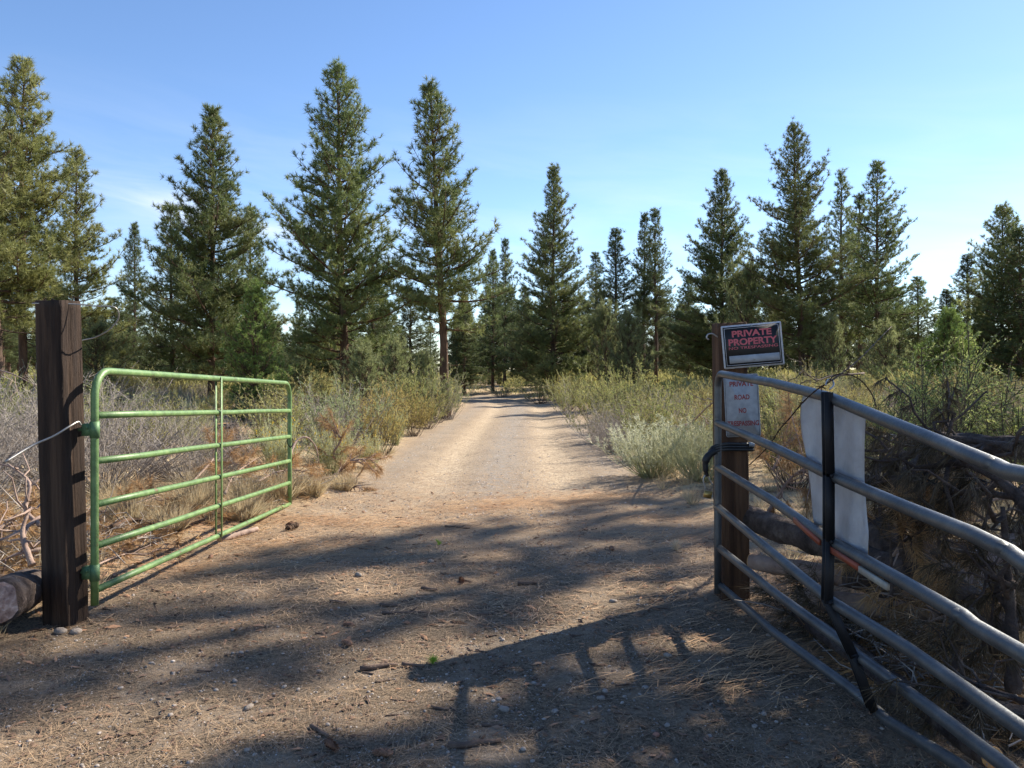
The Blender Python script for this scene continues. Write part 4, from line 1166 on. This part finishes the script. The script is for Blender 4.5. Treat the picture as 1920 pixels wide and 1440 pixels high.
strap([p_ + np.array([.0, .030, 0]) for p_ in bp_], .036, .006)
mb.build('brace', STEELD, gr)
for k_ in (1, 2, 3):
    mb = MB(); c0 = bp_[k_] - gr0 + np.array([-.006, -.03, 0]); mb.tube(np.array([c0, c0 + np.array([0, -.012, 0])]), .008, 6); mb.build('bolt', STEELD, gr)
# red and white reflective tape on the underside of the third rail
REDT = simple('red_reflective_tape', (.30, .07, .035), .5); WHT = simple('white_reflective_tape', (.36, .34, .29), .5)
def tape(pa, pb, m):
    mb = MB()
    a, b = G(*pa), G(*pb); d = unit(b - a); s_ = unit(np.cross(d, [0, 0, 1.0])); nrm = np.cross(s_, d)
    off = np.array([-.024, 0, -.016])
    mb.box((a + b) / 2 + off - gr0, (np.linalg.norm(b - a), .012, .024), np.stack([d, s_, nrm], 1))
    mb.build('tape', m, gr)
tape((1499, 968), (1548, 1010), REDT); tape((1563, 1019), (1622, 1056), REDT); tape((1624, 1059), (1678, 1092), WHT)

# white plastic sheet hung over the top rail behind the brace
PLAST = M('white_plastic_sheet', [(0.3, .42, .41, .42), (0.7, .62, .61, .62)], 5, .5, bump=2.5, bscale=7, transl=.25, spec=.5)
def sheet(cols, label, name='plastic_sheet', thick=.0015):
    """cols: rows of (left px, right px, py) at the depth of the gate"""
    nr, nc = 26, 12
    rows = np.array(cols, float)
    V = []
    ty = np.linspace(rows[0, 2], rows[-1, 2], nr)
    for y_ in ty:
        l = np.interp(y_, rows[:, 2], rows[:, 0]); r__ = np.interp(y_, rows[:, 2], rows[:, 1])
        for j in range(nc):
            px = l + (r__ - l) * j / (nc - 1)
            top_y = np.interp(px, [1480, 1555, 1640], [732, 747, 782]) + 4
            py = y_ if y_ > top_y else top_y
            t = (y_ - rows[0, 2]) / (rows[-1, 2] - rows[0, 2])
            Yd = (XG + .040 + .012 * math.sin(px * .12 + 2.5 * t) + .010 * t * math.sin(t * 6 + px * .05)) * F / (px - 960)
            V.append(P(px, py, Yd))
    V = np.array(V); o0 = V[nc // 2].copy()
    i_ = np.arange(nr * nc).reshape(nr, nc)
    mb = MB(); mb.add(V - o0, Q=np.stack([i_[:-1, :-1], i_[:-1, 1:], i_[1:, 1:], i_[1:, :-1]], -1).reshape(-1, 4))
    o = mb.build(name, PLAST, smooth=True, loc=tuple(o0))
    md = o.modifiers.new('thickness', 'SOLIDIFY'); md.thickness = thick
    return tag(o, label, 'plastic sheet')
sheet([(1506, 1549, 738), (1501, 1549, 775), (1503, 1549, 810), (1513, 1549, 860), (1520, 1549, 910), (1524, 1549, 960), (1527, 1550, 985)], 'narrow white plastic strip hanging left of the dark brace on the bent gate')
sheet([(1562, 1612, 752), (1562, 1623, 785), (1562, 1621, 830), (1563, 1621, 900), (1564, 1625, 960), (1565, 1629, 1000), (1566, 1627, 1042)], 'white plastic strip hanging right of the dark brace on the bent gate')

# ------------------------------------------------------------------ sign post and signs
rp = thing('sign_post', 'brown square timber post carrying two signs at the right of the gateway', 'sign post', (1.505, 5.47, -.12))
link('timber', post_mesh(.19, .19, 1.985, WOODR, 9), rp)
rp.rotation_euler = (0, R_(-.6), R_(3))
world_tube('eye_bolt', smooth_path([P(1346, 632, 5.42), P(1336, 626, 5.42), P(1328, 627, 5.42), P(1325, 633, 5.42), P(1329, 637, 5.42)]), .006, WIRE, 'bent steel eye bolt on the left side of the sign post', 'bolt')

WHITE = simple('white_sign_face', (.56, .56, .58), .5, scale=40); WHITE_D = simple('dull_white_sign', (.38, .39, .41), .5)
BLACK = simple('black_sign_print', (.012, .012, .014), .45); REDP = simple('faded_red_print', (.62, .12, .14), .5); REDB = simple('dark_red_print', (.32, .05, .05), .5)
def frame_from(p00, p10, p01):
    """p00 top-left, p10 top-right, p01 bottom-left -> matrix whose x runs along the top and z up"""
    x_ = unit(p10 - p00); z_ = unit(p00 - p01); y_ = unit(np.cross(z_, x_)); z_ = np.cross(x_, y_)
    Mx = Matrix(((x_[0], y_[0], z_[0], p00[0]), (x_[1], y_[1], z_[1], p00[1]), (x_[2], y_[2], z_[2], p00[2]), (0, 0, 0, 1)))
    return Mx, np.linalg.norm(p10 - p00), np.linalg.norm(p01 - p00)
def plate(w, h, z0, z1, y0, y1, x0, x1, r=.0):
    """rectangle with rounded corners as a thin slab, facing -y"""
    pts = []
    for cx_, cz_, a0 in ((x1 - r, z1 - r, 0), (x0 + r, z1 - r, 90), (x0 + r, z0 + r, 180), (x1 - r, z0 + r, 270)):
        for a in np.linspace(a0, a0 + 90, 5 if r else 1): pts.append((cx_ + r * math.cos(R_(a)), cz_ + r * math.sin(R_(a))))
    n = len(pts); mb = MB()
    V = [(p_[0], y0, p_[1]) for p_ in pts] + [(p_[0], y1, p_[1]) for p_ in pts] + [((x0 + x1) / 2, y0, (z0 + z1) / 2), ((x0 + x1) / 2, y1, (z0 + z1) / 2)]
    T = [(2 * n, (i + 1) % n, i) for i in range(n)] + [(2 * n + 1, n + i, n + (i + 1) % n) for i in range(n)]
    Q = [(i, (i + 1) % n, n + (i + 1) % n, n + i) for i in range(n)]
    mb.add(V, T=T, Q=Q); return mb
def ring(x0, x1, z0, z1, t, y0, y1):
    mb = MB(); yc, yd = (y0 + y1) / 2, abs(y1 - y0)
    mb.box(((x0 + x1) / 2, yc, z1 - t / 2), (x1 - x0, yd, t)); mb.box(((x0 + x1) / 2, yc, z0 + t / 2), (x1 - x0, yd, t))
    mb.box((x0 + t / 2, yc, (z0 + z1) / 2), (t, yd, z1 - z0 - 2 * t)); mb.box((x1 - t / 2, yc, (z0 + z1) / 2), (t, yd, z1 - z0 - 2 * t))
    return mb
def lettering(txt, xc, zc, wid, hei, y, m, parent, bold=.012):
    cu = bpy.data.curves.new('lettering', 'FONT'); cu.body = txt; cu.size = 1; cu.offset = bold; cu.extrude = .02
    cu.align_x = 'LEFT'
    o = bpy.data.objects.new('lettering_tmp', cu); COL.objects.link(o)
    bpy.context.view_layer.update()
    me = bpy.data.meshes.new_from_object(o.evaluated_get(bpy.context.evaluated_depsgraph_get()))
    bpy.data.objects.remove(o); bpy.data.curves.remove(cu)
    n = len(me.vertices); A = np.zeros(n * 3, np.float32); me.vertices.foreach_get('co', A); A = A.reshape(-1, 3)
    mn, mx = A.min(0), A.max(0)
    B = np.zeros_like(A)
    B[:, 0] = (A[:, 0] - (mn[0] + mx[0]) / 2) / (mx[0] - mn[0]) * wid + xc
    B[:, 2] = (A[:, 1] - (mn[1] + mx[1]) / 2) / (mx[1] - mn[1]) * hei + zc
    B[:, 1] = y - (A[:, 2] - mn[2]) / (mx[2] - mn[2]) * .0008
    me.vertices.foreach_set('co', B.ravel()); me.materials.clear(); me.materials.append(m); me.update()
    return link('lettering', me, parent)
# PRIVATE PROPERTY sign
Mx, w, h = frame_from(P(1351, 612, 5.36), P(1464, 602, 5.30), P(1361, 692, 5.35))
s1 = tag(link('warning_sign', None), 'black and red PRIVATE PROPERTY NO TRESPASSING sign tilted at the top of the post', 'sign'); s1.matrix_world = Mx
plate(w, h, -h, 0, 0, -.003, 0, w, .008).build('backing', WHITE, s1)
bx0, bx1, bz0, bz1 = .011, w - .011, -h + .011, -.011
plate(w, h, bz0, bz1, -.0032, -.0042, bx0, bx1).build('black_panel', BLACK, s1)
ring(bx0 + .008, bx1 - .008, bz0 + .008, bz1 - .008, .003, -.0042, -.0050).build('border_line', WHITE, s1)
xc = w / 2 + .004; W = w - .07
lettering('PRIVATE', xc - .003, -.060, W * .80, .043, -.0044, REDP, s1, .035)
lettering('PROPERTY', xc, -.115, W * .98, .046, -.0044, REDP, s1, .035)
lettering('NO TRESPASSING', xc, -.155, W * .99, .018, -.0044, REDP, s1, .008)
plate(w, h, bz0 + .022, bz0 + .072, -.0044, -.0052, bx0 + .028, bx1 - .016).build('blank_panel', WHITE_D, s1)
# PRIVATE ROAD sign
Mx, w, h = frame_from(P(1356, 703, 5.37), P(1421, 700, 5.34), P(1362, 820, 5.37))
s2 = tag(link('road_sign', None), 'white PRIVATE ROAD NO TRESPASSING sign below the black one on the post', 'sign'); s2.matrix_world = Mx
plate(w, h, -h, 0, 0, -.003, 0, w, .014).build('backing', WHITE_D, s2)
ring(.007, w - .007, -h + .008, -.008, .0018, -.003, -.0036).build('border_line', BLACK, s2)
for txt, yy_, ww in (('PRIVATE', 721, .155), ('ROAD', 746, .098), ('NO', 771, .050), ('TRESPASSING', 795, .205)):
    lettering(txt, w / 2 + .002, -(yy_ - 703) / F * 5.37, ww, .034, -.0032, REDB, s2, .03)
for sg, spots_ in ((s1, ((.20, -.012), (.20, -.235))), (s2, ((.11, -.012), (.12, -.405)))):
    for sx_, sz_ in spots_:
        mb = MB(); mb.tube(np.array([[sx_, -.0030, sz_], [sx_, -.0075, sz_]]), .0055, 8); mb.build('screw', WIRE, sg)
# strap, handle and padlock
RUB = simple('black_rubber', (.012, .012, .013), .5)
BRASS = simple('brass', (.45, .30, .10), .4, .8)
gs = thing('rubber_strap', 'black rubber strap wrapped round the sign post and the gate end', 'strap', tuple(P(1370, 835, 5.3)))
o0 = P(1370, 835, 5.3)
mb = MB()
for dz in (-.018, .0, .018):
    mb.tube(smooth_path([P(1412, 838, 5.36) - o0 + [0, 0, dz], P(1385, 838, 5.28) - o0 + [0, 0, dz], P(1360, 838, 5.22) - o0 + [0, 0, dz], P(1338, 842, 5.12) - o0 + [0, 0, dz * .8], P(1330, 850, 5.12) - o0 + [0, 0, dz * .5]], 20), .011, 8)
mb.build('band', RUB, gs, True)
mb = MB(); mb.tube(smooth_path([P(1342, 845, 5.10) - o0, P(1330, 853, 5.1) - o0, P(1323, 865, 5.1) - o0, P(1323, 880, 5.1) - o0, P(1326, 893, 5.1) - o0], 20), [.022] * 6 + [.024] * 5 + [.018] * 6 + [.012] * 4, 10); mb.build('handle', RUB, gs, True)
mb = MB(); mb.tube(np.array([P(1404, 833, 5.33) - o0, P(1414, 833, 5.33) - o0]), .016, 10); mb.build('end_cap', WHITE_D, gs, True)
pk = thing('padlock', 'small brass padlock with a long steel shackle hanging from the rubber strap', 'padlock', tuple(P(1326, 925, 5.1)))
o0 = P(1326, 925, 5.1)
mb = MB(); mb.tube(smooth_path([P(1323, 917, 5.1) - o0, P(1319, 902, 5.1) - o0, P(1321, 893, 5.1) - o0, P(1327, 893, 5.1) - o0, P(1336, 910, 5.1) - o0], 24), .005, 8); mb.build('shackle', WIRE, pk, True)
mb = MB(); a_ = R_(12); mb.box(P(1327, 927, 5.1) - o0, (.048, .022, .045), np.array([[math.cos(a_), 0, math.sin(a_)], [0, 1, 0], [-math.sin(a_), 0, math.cos(a_)]])); mb.build('lock_body', BRASS, pk)

# barbed wire crossing the bent gate
def barbed(pts, label, r=.003):
    pts = smooth_path(pts, 60); o0 = pts[0].copy(); pts = pts - o0
    o = thing('barbed_wire', label, 'barbed wire', tuple(o0))
    t = np.linspace(0, len(pts) * 1.4, len(pts)); off = np.stack([np.cos(t), np.sin(t), np.cos(t + 1)], 1) * r
    mb = MB(); mb.tube(pts + off, r * .8, 5); mb.tube(pts - off, r * .8, 5); mb.build('strand', RUST, o)
    for i in range(6, len(pts) - 2, 9):
        mb = MB()
        for q in range(4):
            d = unit(rng.normal(size=3)); mb.tube(np.stack([pts[i] - d * .003, pts[i] + d * .022]), [r * .8, r * .3], 4)
        mb.build('barb', RUST, o)
barbed([P(1405, 872, 4.6), P(1440, 838, 4.2), P(1462, 805, 3.9), P(1480, 785, 3.7), P(1505, 755, 3.5), P(1530, 732, 3.35), P(1552, 718, 3.26), P(1585, 695, 3.5), P(1620, 665, 4.2), P(1652, 632, 5.2), P(1672, 612, 6.2)], 'rusty barbed wire rising across the bent gate from lower left to upper right')
world_tube('wire_tie', smooth_path([P(1548, 722, 3.25), P(1552, 713, 3.28), P(1560, 712, 3.30), P(1563, 722, 3.25), P(1556, 730, 3.22)]), .004, WIRE, 'silver wire twist tied round the top rail of the bent gate at the brace', 'wire')
world_tube('wire_arc', smooth_path([P(1556, 712, 3.26), P(1566, 703, 3.3), P(1590, 702, 3.3), P(1615, 714, 3.3), P(1634, 738, 3.3), P(1643, 762, 3.25)]), .0028, RUST, 'thin wire arching above the top rail of the bent gate', 'wire')

# ------------------------------------------------------------------ logs and slash
def log(p0, p1, r0, r1, label, bark=None, cut=True, name='log', jit=.16, segs=16, bendz=0.0, endm=None):
    p0, p1 = np.asarray(p0, float), np.asarray(p1, float)
    o = thing(name, label, 'log', tuple(p0))
    pts = curve(np.zeros(3), p1 - p0, -bendz, segs, .004)
    rad = np.linspace(r0, r1, segs) * (1 + .025 * rng.normal(size=segs))
    mb = MB(); mb.tube(pts, rad, 14, jit=jit); mb.build('bark', bark or LOGBARK, o, True)
    d = unit(p1 - p0)
    if cut:
        for q, s_, rr in ((pts[0], -1, rad[0]), (pts[-1], 1, rad[-1])):
            mb = MB(); mb.tube(np.stack([q + d * s_ * .001, q + d * s_ * .004, q + d * s_ * .006]), [rr * .93, rr * .92, rr * .90], 14); mb.build('cut_end', endm or CUT, o)
    return o
def fallen_branch(pts, r0, label, needles=DEADN, wood=DEADWOOD, nt=10, tl=.3, tuft=.14, nb=44, droop=.3, w=.0036, group=None, sub=3, spreadz=0.0, wspread=.75):
    pts = smooth_path(pts, 18); o0 = pts[0].copy(); pts = pts - o0
    o = thing('fallen_branch', label, 'fallen branch', tuple(o0), group=group)
    mb = MB(); k_ = len(pts)
    mb.tube(pts, np.linspace(r0, r0 * .3, k_) * (1 + .1 * rng.normal(size=k_)), 7, jit=.15)
    C, D = [], []
    for i in range(nt):
        u = rng.uniform(.25, 1) if i else 1.0
        j = min(k_ - 2, int(u * (k_ - 1)))
        d0 = unit(pts[j + 1] - pts[j]); q = pts[j]
        td = unit(d0 * .7 + rng.normal(size=3) * wspread + np.array([0, 0, spreadz]))
        L_ = tl * rng.uniform(.5, 1.2)
        tw = curve(q, q + td * L_, .05 * L_, 5, .012 * L_ / .2)
        mb.tube(tw, np.linspace(r0 * .42, r0 * .18, 5), 5)
        for s_ in range(sub):
            C.append((q + (tw[-1] - q) * (1 - .22 * s_))[None]); D.append(unit(td + np.array([0, 0, -droop]))[None])
    mb.build('wood', wood, o, True)
    if needles is not None:
        nm_ = MB(); nm_.tris(tufts(np.concatenate(C), np.concatenate(D), nb, tuft, w, 1.15, .08, droop)); nm_.build('needles', needles, o)
    return o
def gpt(px, py, Yd=None):
    if Yd is None: Yd = EYE * F / (py - HY)
    return P(px, py, Yd)
# left side
GRAINY = M('grainy_log_end', [(0.3, 0.240, 0.130, 0.096), (0.5, 0.510, 0.312, 0.240), (0.7, 0.900, 0.650, 0.528)], 22, .95, bump=2, bscale=40)
log(P(-4, 1130, 4.35), P(60, 1098, 5.15), .12, .115, 'thick log at the lower left corner with its grainy sawn end facing the camera', endm=GRAINY)
log(P(-60, 1095, 5.6), P(70, 1110, 5.2), .09, .085, 'reddish log lying behind the timber post foot', bark=BARK_OLD)
log(P(262, 985, 7.6), P(312, 1010, 7.25), .072, .07, 'short log with an orange sawn end under the green gate', cut=True)
log(P(412, 1012, 7.2), P(482, 992, 7.6), .03, .022, 'pale peeled piece of wood lying right of the middle gate brace', bark=DEADWOOD)
stm = log(P(425, 838, 12.0), P(425, 795, 12.0), .20, .17, 'grey weathered tree stump seen through the right half of the green gate', name='tree_stump'); stm['category'] = 'stump'
log(P(540, 992, 7.7), P(556, 984, 7.8), .03, .028, 'small reddish bark block by the far end of the green gate', bark=BARK_OLD, cut=False, name='bark_block')
FL = [
 ([P(655, 885, 11.5), P(625, 855, 11.2), P(640, 825, 11.1), P(632, 812, 11.1)], .022, 'dead orange-needled branch standing up at the left edge of the track', dict(nt=12, tl=.3, spreadz=.4)),
 ([P(625, 905, 10.6), P(645, 875, 10.7), P(670, 862, 10.8), P(700, 862, 10.9)], .026, 'dead branch with shaggy orange tips nearest the track on the left', dict(nt=12, tl=.3, spreadz=.2)),
 ([P(560, 925, 9.8), P(600, 900, 10.3), P(640, 895, 10.4), P(665, 915, 10.2)], .02, 'low orange-needled branch lying behind the far end of the green gate', dict(nt=12, tl=.28)),
 ([P(542, 860, 9.4), P(555, 828, 9.6), P(575, 820, 9.7), P(592, 838, 9.8), P(598, 868, 9.8)], .016, 'bare arching brown branch just right of the green gate end', dict(nt=0, needles=None)),
 ([P(480, 905, 9.0), P(520, 885, 9.4), P(560, 880, 9.6)], .015, 'orange-needled branch behind the right bars of the green gate', dict(nt=10, tl=.3)),
 ([P(420, 930, 8.6), P(440, 890, 9.2), P(480, 860, 9.8)], .018, 'rusty needled branch behind the middle brace of the green gate', dict(nt=10, tl=.35)),
 ([P(360, 905, 9.0), P(400, 860, 9.5), P(415, 820, 9.8)], .016, 'rusty branch leaning on the grey dead sagebrush', dict(nt=9, tl=.35)),
 ([P(75, 985, 6.2), P(48, 955, 6.3), P(55, 905, 6.4), P(15, 870, 6.6)], .022, 'pinkish bare dead branch left of the timber post, curving upward', dict(nt=7, needles=None, tl=.35)),
 ([P(80, 1030, 5.9), P(30, 1040, 5.8), P(-30, 1070, 5.7)], .018, 'bare dead branch lying low left of the timber post', dict(nt=6, needles=None, tl=.3)),
 ([P(90, 960, 6.4), P(30, 1000, 6.0), P(-20, 1020, 5.8)], .020, 'forked bare branch crossing the pile left of the timber post', dict(nt=8, needles=None, tl=.4)),
 ([P(60, 1060, 5.6), P(42, 1000, 5.7), P(58, 950, 5.8)], .026, 'upright knobbly bare branch beside the timber post', dict(nt=5, needles=None, tl=.25)),
 ([P(-10, 1000, 6.2), P(20, 975, 6.4), P(60, 965, 6.8)], .015, 'orange-needled bough at the far left behind the bare branches', dict(nt=14, tl=.4)),
 ([P(180, 1060, 5.9), P(230, 1040, 6.3), P(290, 1040, 6.5)], .010, 'thin bare branch on the litter beneath the green gate', dict(nt=5, needles=None, tl=.25)),
 ([P(190, 1030, 6.3), P(260, 1010, 6.8), P(330, 960, 7.8)], .010, 'long thin bare branch on the litter inside the green gate', dict(nt=5, needles=None, tl=.25)),
 ([P(190, 960, 7.5), P(240, 950, 7.8), P(300, 930, 8.2)], .014, 'straw-needled bough lying behind the left bars of the green gate', dict(nt=14, tl=.3)),
 ([P(210, 990, 6.9), P(245, 975, 7.2), P(300, 985, 7.3)], .028, 'thick rusty bark-covered limb on the litter behind the green gate', dict(nt=3, tl=.15, needles=None, wood=BARK_OLD)),
 ([P(330, 1000, 7.3), P(380, 975, 7.8), P(440, 965, 8.2)], .022, 'orange-brown limb lying behind the lower bars of the green gate', dict(nt=5, tl=.25, wood=BARK_OLD)),
 ([P(-20, 690, 7.2), P(20, 700, 7.0), P(58, 718, 6.8)], .008, 'thin grey branch reaching in from the left edge above the sagebrush', dict(nt=5, needles=None, tl=.3)),
]
for pts, r_, lb, kw in FL: fallen_branch(pts, r_, lb, **kw)

# right side, in the shade behind the bent gate
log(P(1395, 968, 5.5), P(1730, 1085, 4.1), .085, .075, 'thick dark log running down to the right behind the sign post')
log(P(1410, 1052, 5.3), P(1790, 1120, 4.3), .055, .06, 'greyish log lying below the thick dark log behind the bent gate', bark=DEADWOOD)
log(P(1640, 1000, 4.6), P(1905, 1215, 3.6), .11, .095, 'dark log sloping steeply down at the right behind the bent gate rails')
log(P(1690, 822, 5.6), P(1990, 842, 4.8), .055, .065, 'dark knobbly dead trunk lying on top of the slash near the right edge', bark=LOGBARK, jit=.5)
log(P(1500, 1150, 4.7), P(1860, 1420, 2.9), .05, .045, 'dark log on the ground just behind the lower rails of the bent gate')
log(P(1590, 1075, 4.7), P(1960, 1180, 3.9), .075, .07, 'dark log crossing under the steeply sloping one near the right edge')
log(P(1620, 905, 5.4), P(1800, 960, 4.9), .06, .05, 'dark broken limb lying in the slash just right of the plastic strips', name='broken_limb', jit=.3)
log((1.75, 4.9, .14), (3.3, 4.2, .20), .07, .06, 'grey log at the bottom of the slash, touching the greyish log end', bark=DEADWOOD)
log((2.1, 5.3, .34), (3.9, 4.7, .48), .065, .05, 'dark log lying level halfway up the slash behind the plastic strips')
log((2.3, 4.4, .25), (3.5, 5.2, .62), .05, .045, 'grey weathered log slanting up and back through the slash', bark=DEADWOOD)
log((1.95, 3.5, .08), (2.9, 2.7, .10), .06, .05, 'dark log on the ground at the lower right, behind the bottom rails')
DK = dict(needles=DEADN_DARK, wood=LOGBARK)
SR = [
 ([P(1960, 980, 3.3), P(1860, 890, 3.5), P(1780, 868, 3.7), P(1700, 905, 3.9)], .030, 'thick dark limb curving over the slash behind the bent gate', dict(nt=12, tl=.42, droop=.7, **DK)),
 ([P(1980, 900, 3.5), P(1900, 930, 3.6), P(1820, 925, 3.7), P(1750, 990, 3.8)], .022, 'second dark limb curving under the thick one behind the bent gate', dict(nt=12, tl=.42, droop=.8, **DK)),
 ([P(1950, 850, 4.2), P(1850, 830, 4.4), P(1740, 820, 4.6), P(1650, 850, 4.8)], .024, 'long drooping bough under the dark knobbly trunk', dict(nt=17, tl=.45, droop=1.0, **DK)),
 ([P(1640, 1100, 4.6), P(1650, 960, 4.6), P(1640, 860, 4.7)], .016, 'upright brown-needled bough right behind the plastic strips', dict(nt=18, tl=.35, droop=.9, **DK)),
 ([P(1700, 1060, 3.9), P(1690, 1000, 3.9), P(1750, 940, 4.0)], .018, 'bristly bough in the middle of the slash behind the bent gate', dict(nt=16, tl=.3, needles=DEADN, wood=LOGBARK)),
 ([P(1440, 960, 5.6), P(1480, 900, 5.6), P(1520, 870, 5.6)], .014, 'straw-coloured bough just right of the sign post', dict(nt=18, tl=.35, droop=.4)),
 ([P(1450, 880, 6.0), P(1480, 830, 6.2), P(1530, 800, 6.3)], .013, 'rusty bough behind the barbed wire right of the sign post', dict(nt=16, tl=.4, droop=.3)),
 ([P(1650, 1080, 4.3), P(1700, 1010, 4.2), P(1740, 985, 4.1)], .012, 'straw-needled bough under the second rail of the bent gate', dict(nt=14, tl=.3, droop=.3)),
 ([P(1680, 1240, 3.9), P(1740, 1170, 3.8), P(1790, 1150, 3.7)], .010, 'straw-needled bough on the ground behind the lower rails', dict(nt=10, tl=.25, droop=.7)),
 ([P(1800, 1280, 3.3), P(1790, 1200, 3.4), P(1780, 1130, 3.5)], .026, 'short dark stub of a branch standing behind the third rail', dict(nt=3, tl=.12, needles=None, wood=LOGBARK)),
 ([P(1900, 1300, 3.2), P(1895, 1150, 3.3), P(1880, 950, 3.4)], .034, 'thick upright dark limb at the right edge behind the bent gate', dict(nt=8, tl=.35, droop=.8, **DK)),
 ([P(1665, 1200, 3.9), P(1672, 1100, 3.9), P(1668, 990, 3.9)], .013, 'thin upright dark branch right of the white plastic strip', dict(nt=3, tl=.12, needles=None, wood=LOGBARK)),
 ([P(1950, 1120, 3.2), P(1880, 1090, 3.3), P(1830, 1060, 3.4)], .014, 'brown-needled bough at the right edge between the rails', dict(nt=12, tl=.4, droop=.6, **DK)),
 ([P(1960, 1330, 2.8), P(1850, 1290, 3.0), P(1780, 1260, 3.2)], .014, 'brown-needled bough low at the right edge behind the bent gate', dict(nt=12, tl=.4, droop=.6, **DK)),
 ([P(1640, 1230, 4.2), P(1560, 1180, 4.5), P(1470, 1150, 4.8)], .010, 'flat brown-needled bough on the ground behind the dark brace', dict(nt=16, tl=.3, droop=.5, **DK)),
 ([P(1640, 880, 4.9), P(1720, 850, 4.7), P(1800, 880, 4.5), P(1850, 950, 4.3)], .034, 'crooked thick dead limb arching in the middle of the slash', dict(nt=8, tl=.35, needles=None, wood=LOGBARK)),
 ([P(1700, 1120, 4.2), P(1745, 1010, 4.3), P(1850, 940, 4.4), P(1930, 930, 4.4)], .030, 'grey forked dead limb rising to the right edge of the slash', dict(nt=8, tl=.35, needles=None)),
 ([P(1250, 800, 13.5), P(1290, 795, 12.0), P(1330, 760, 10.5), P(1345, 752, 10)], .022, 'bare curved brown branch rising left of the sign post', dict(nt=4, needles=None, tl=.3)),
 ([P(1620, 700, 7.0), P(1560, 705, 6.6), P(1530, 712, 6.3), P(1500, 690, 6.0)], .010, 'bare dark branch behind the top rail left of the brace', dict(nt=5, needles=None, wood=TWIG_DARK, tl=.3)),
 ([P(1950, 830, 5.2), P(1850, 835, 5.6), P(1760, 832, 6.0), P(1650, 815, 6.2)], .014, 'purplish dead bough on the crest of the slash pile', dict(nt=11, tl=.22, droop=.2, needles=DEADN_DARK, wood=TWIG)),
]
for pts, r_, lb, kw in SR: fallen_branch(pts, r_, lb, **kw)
rs2 = np.random.default_rng(4242)
for i in range(15):
    x0, y0 = rs2.uniform(2.0, 4.0), rs2.uniform(3.6, 5.4)
    a = rs2.uniform(-.7, 1.0); Lm = rs2.uniform(.7, 1.7)
    z0 = rs2.uniform(.1, .8); z1 = min(1.22, z0 + rs2.uniform(0, .6))
    pm = np.array([x0 + math.cos(a) * Lm * .5, y0 + math.sin(a) * Lm * .5, (z0 + z1) / 2 + rs2.uniform(.05, .25)]) + rs2.normal(size=3) * .06
    fallen_branch([np.array([x0, y0, z0]), pm, np.array([x0 + math.cos(a) * Lm, y0 + math.sin(a) * Lm, z1])], rs2.uniform(.014, .032),
                  'dark crooked limb tangled in the slash behind the bent gate', nt=7, tl=.35, needles=DEADN_DARK if i % 3 == 0 else None, wood=LOGBARK, droop=.9, group='dark limbs tangled in the slash')
# loose bed of twigs and needles the slash lies on
rng = np.random.default_rng(900)
mb = MB()
for (cx_, cy_, sx, sy, hh, n) in ((3.0, 4.9, 1.1, 1.1, .40, 600), (-5.2, 7.0, 1.2, 1.0, .35, 500), (-3.6, 6.6, .6, 1.0, .12, 350), (2.2, 3.9, .5, .8, .2, 300), (-2.9, 9.8, .6, .5, .2, 250)):
    c_ = rng.normal(size=(n, 2)) * np.array([sx, sy]) * .5 + np.array([cx_, cy_])
    c_[:, 0] = np.where((c_[:, 0] < 1.65) & (c_[:, 0] > 0), 1.65 + np.abs(rng.normal(size=n)) * .5, c_[:, 0])
    z = gz(c_[:, 0], c_[:, 1]) + hh * rng.random(n)
    for i in range(n):
        d = rng.normal(size=3) * np.array([1, 1, .35]); d = unit(d) * rng.uniform(.12, .42)
        p_ = np.array([c_[i, 0], c_[i, 1], z[i]])
        mb.tube(np.stack([p_, p_ + d * .5 + rng.normal(size=3) * .02, p_ + d]), [.005, .004, .002], 3, cap=False)
tag(mb.build('slash_twigs', TWIG), 'tangle of loose grey and brown twigs under the slash piles', 'twigs', kind='stuff')
mb = MB()
for (cx_, cy_, sx, sy, hh, n) in ((3.0, 4.9, 1.1, 1.1, .22, 130), (-5.2, 7.0, 1.2, 1.0, .25, 320), (-3.6, 6.8, .7, 1.0, .08, 420), (-4.2, 5.9, .8, .8, .1, 260), (-3.4, 8.4, .7, .6, .1, 200), (-2.9, 9.7, .6, .6, .15, 120), (2.2, 4.0, .4, .8, .1, 160)):
    c_ = rng.normal(size=(n, 2)) * np.array([sx, sy]) * .5 + np.array([cx_, cy_])
    c_[:, 0] = np.where((c_[:, 0] < 1.65) & (c_[:, 0] > 0), 1.65 + np.abs(rng.normal(size=n)) * .5, c_[:, 0])
    z = gz(c_[:, 0], c_[:, 1]) + hh * rng.random(n) + .02
    d = rng.normal(size=(n, 3)) * np.array([1, 1, .5])
    mb.tris(tufts(np.concatenate([c_, z[:, None]], 1), d, 22, .17, .0035, .6, .04, .15))
tag(mb.build('slash_needles', DEADN), 'bunches of dead straw-coloured needles bedded in the slash piles', 'dead needles', kind='stuff')
# a pale vehicle-like speck far off between the trunks is left as sunlit ground
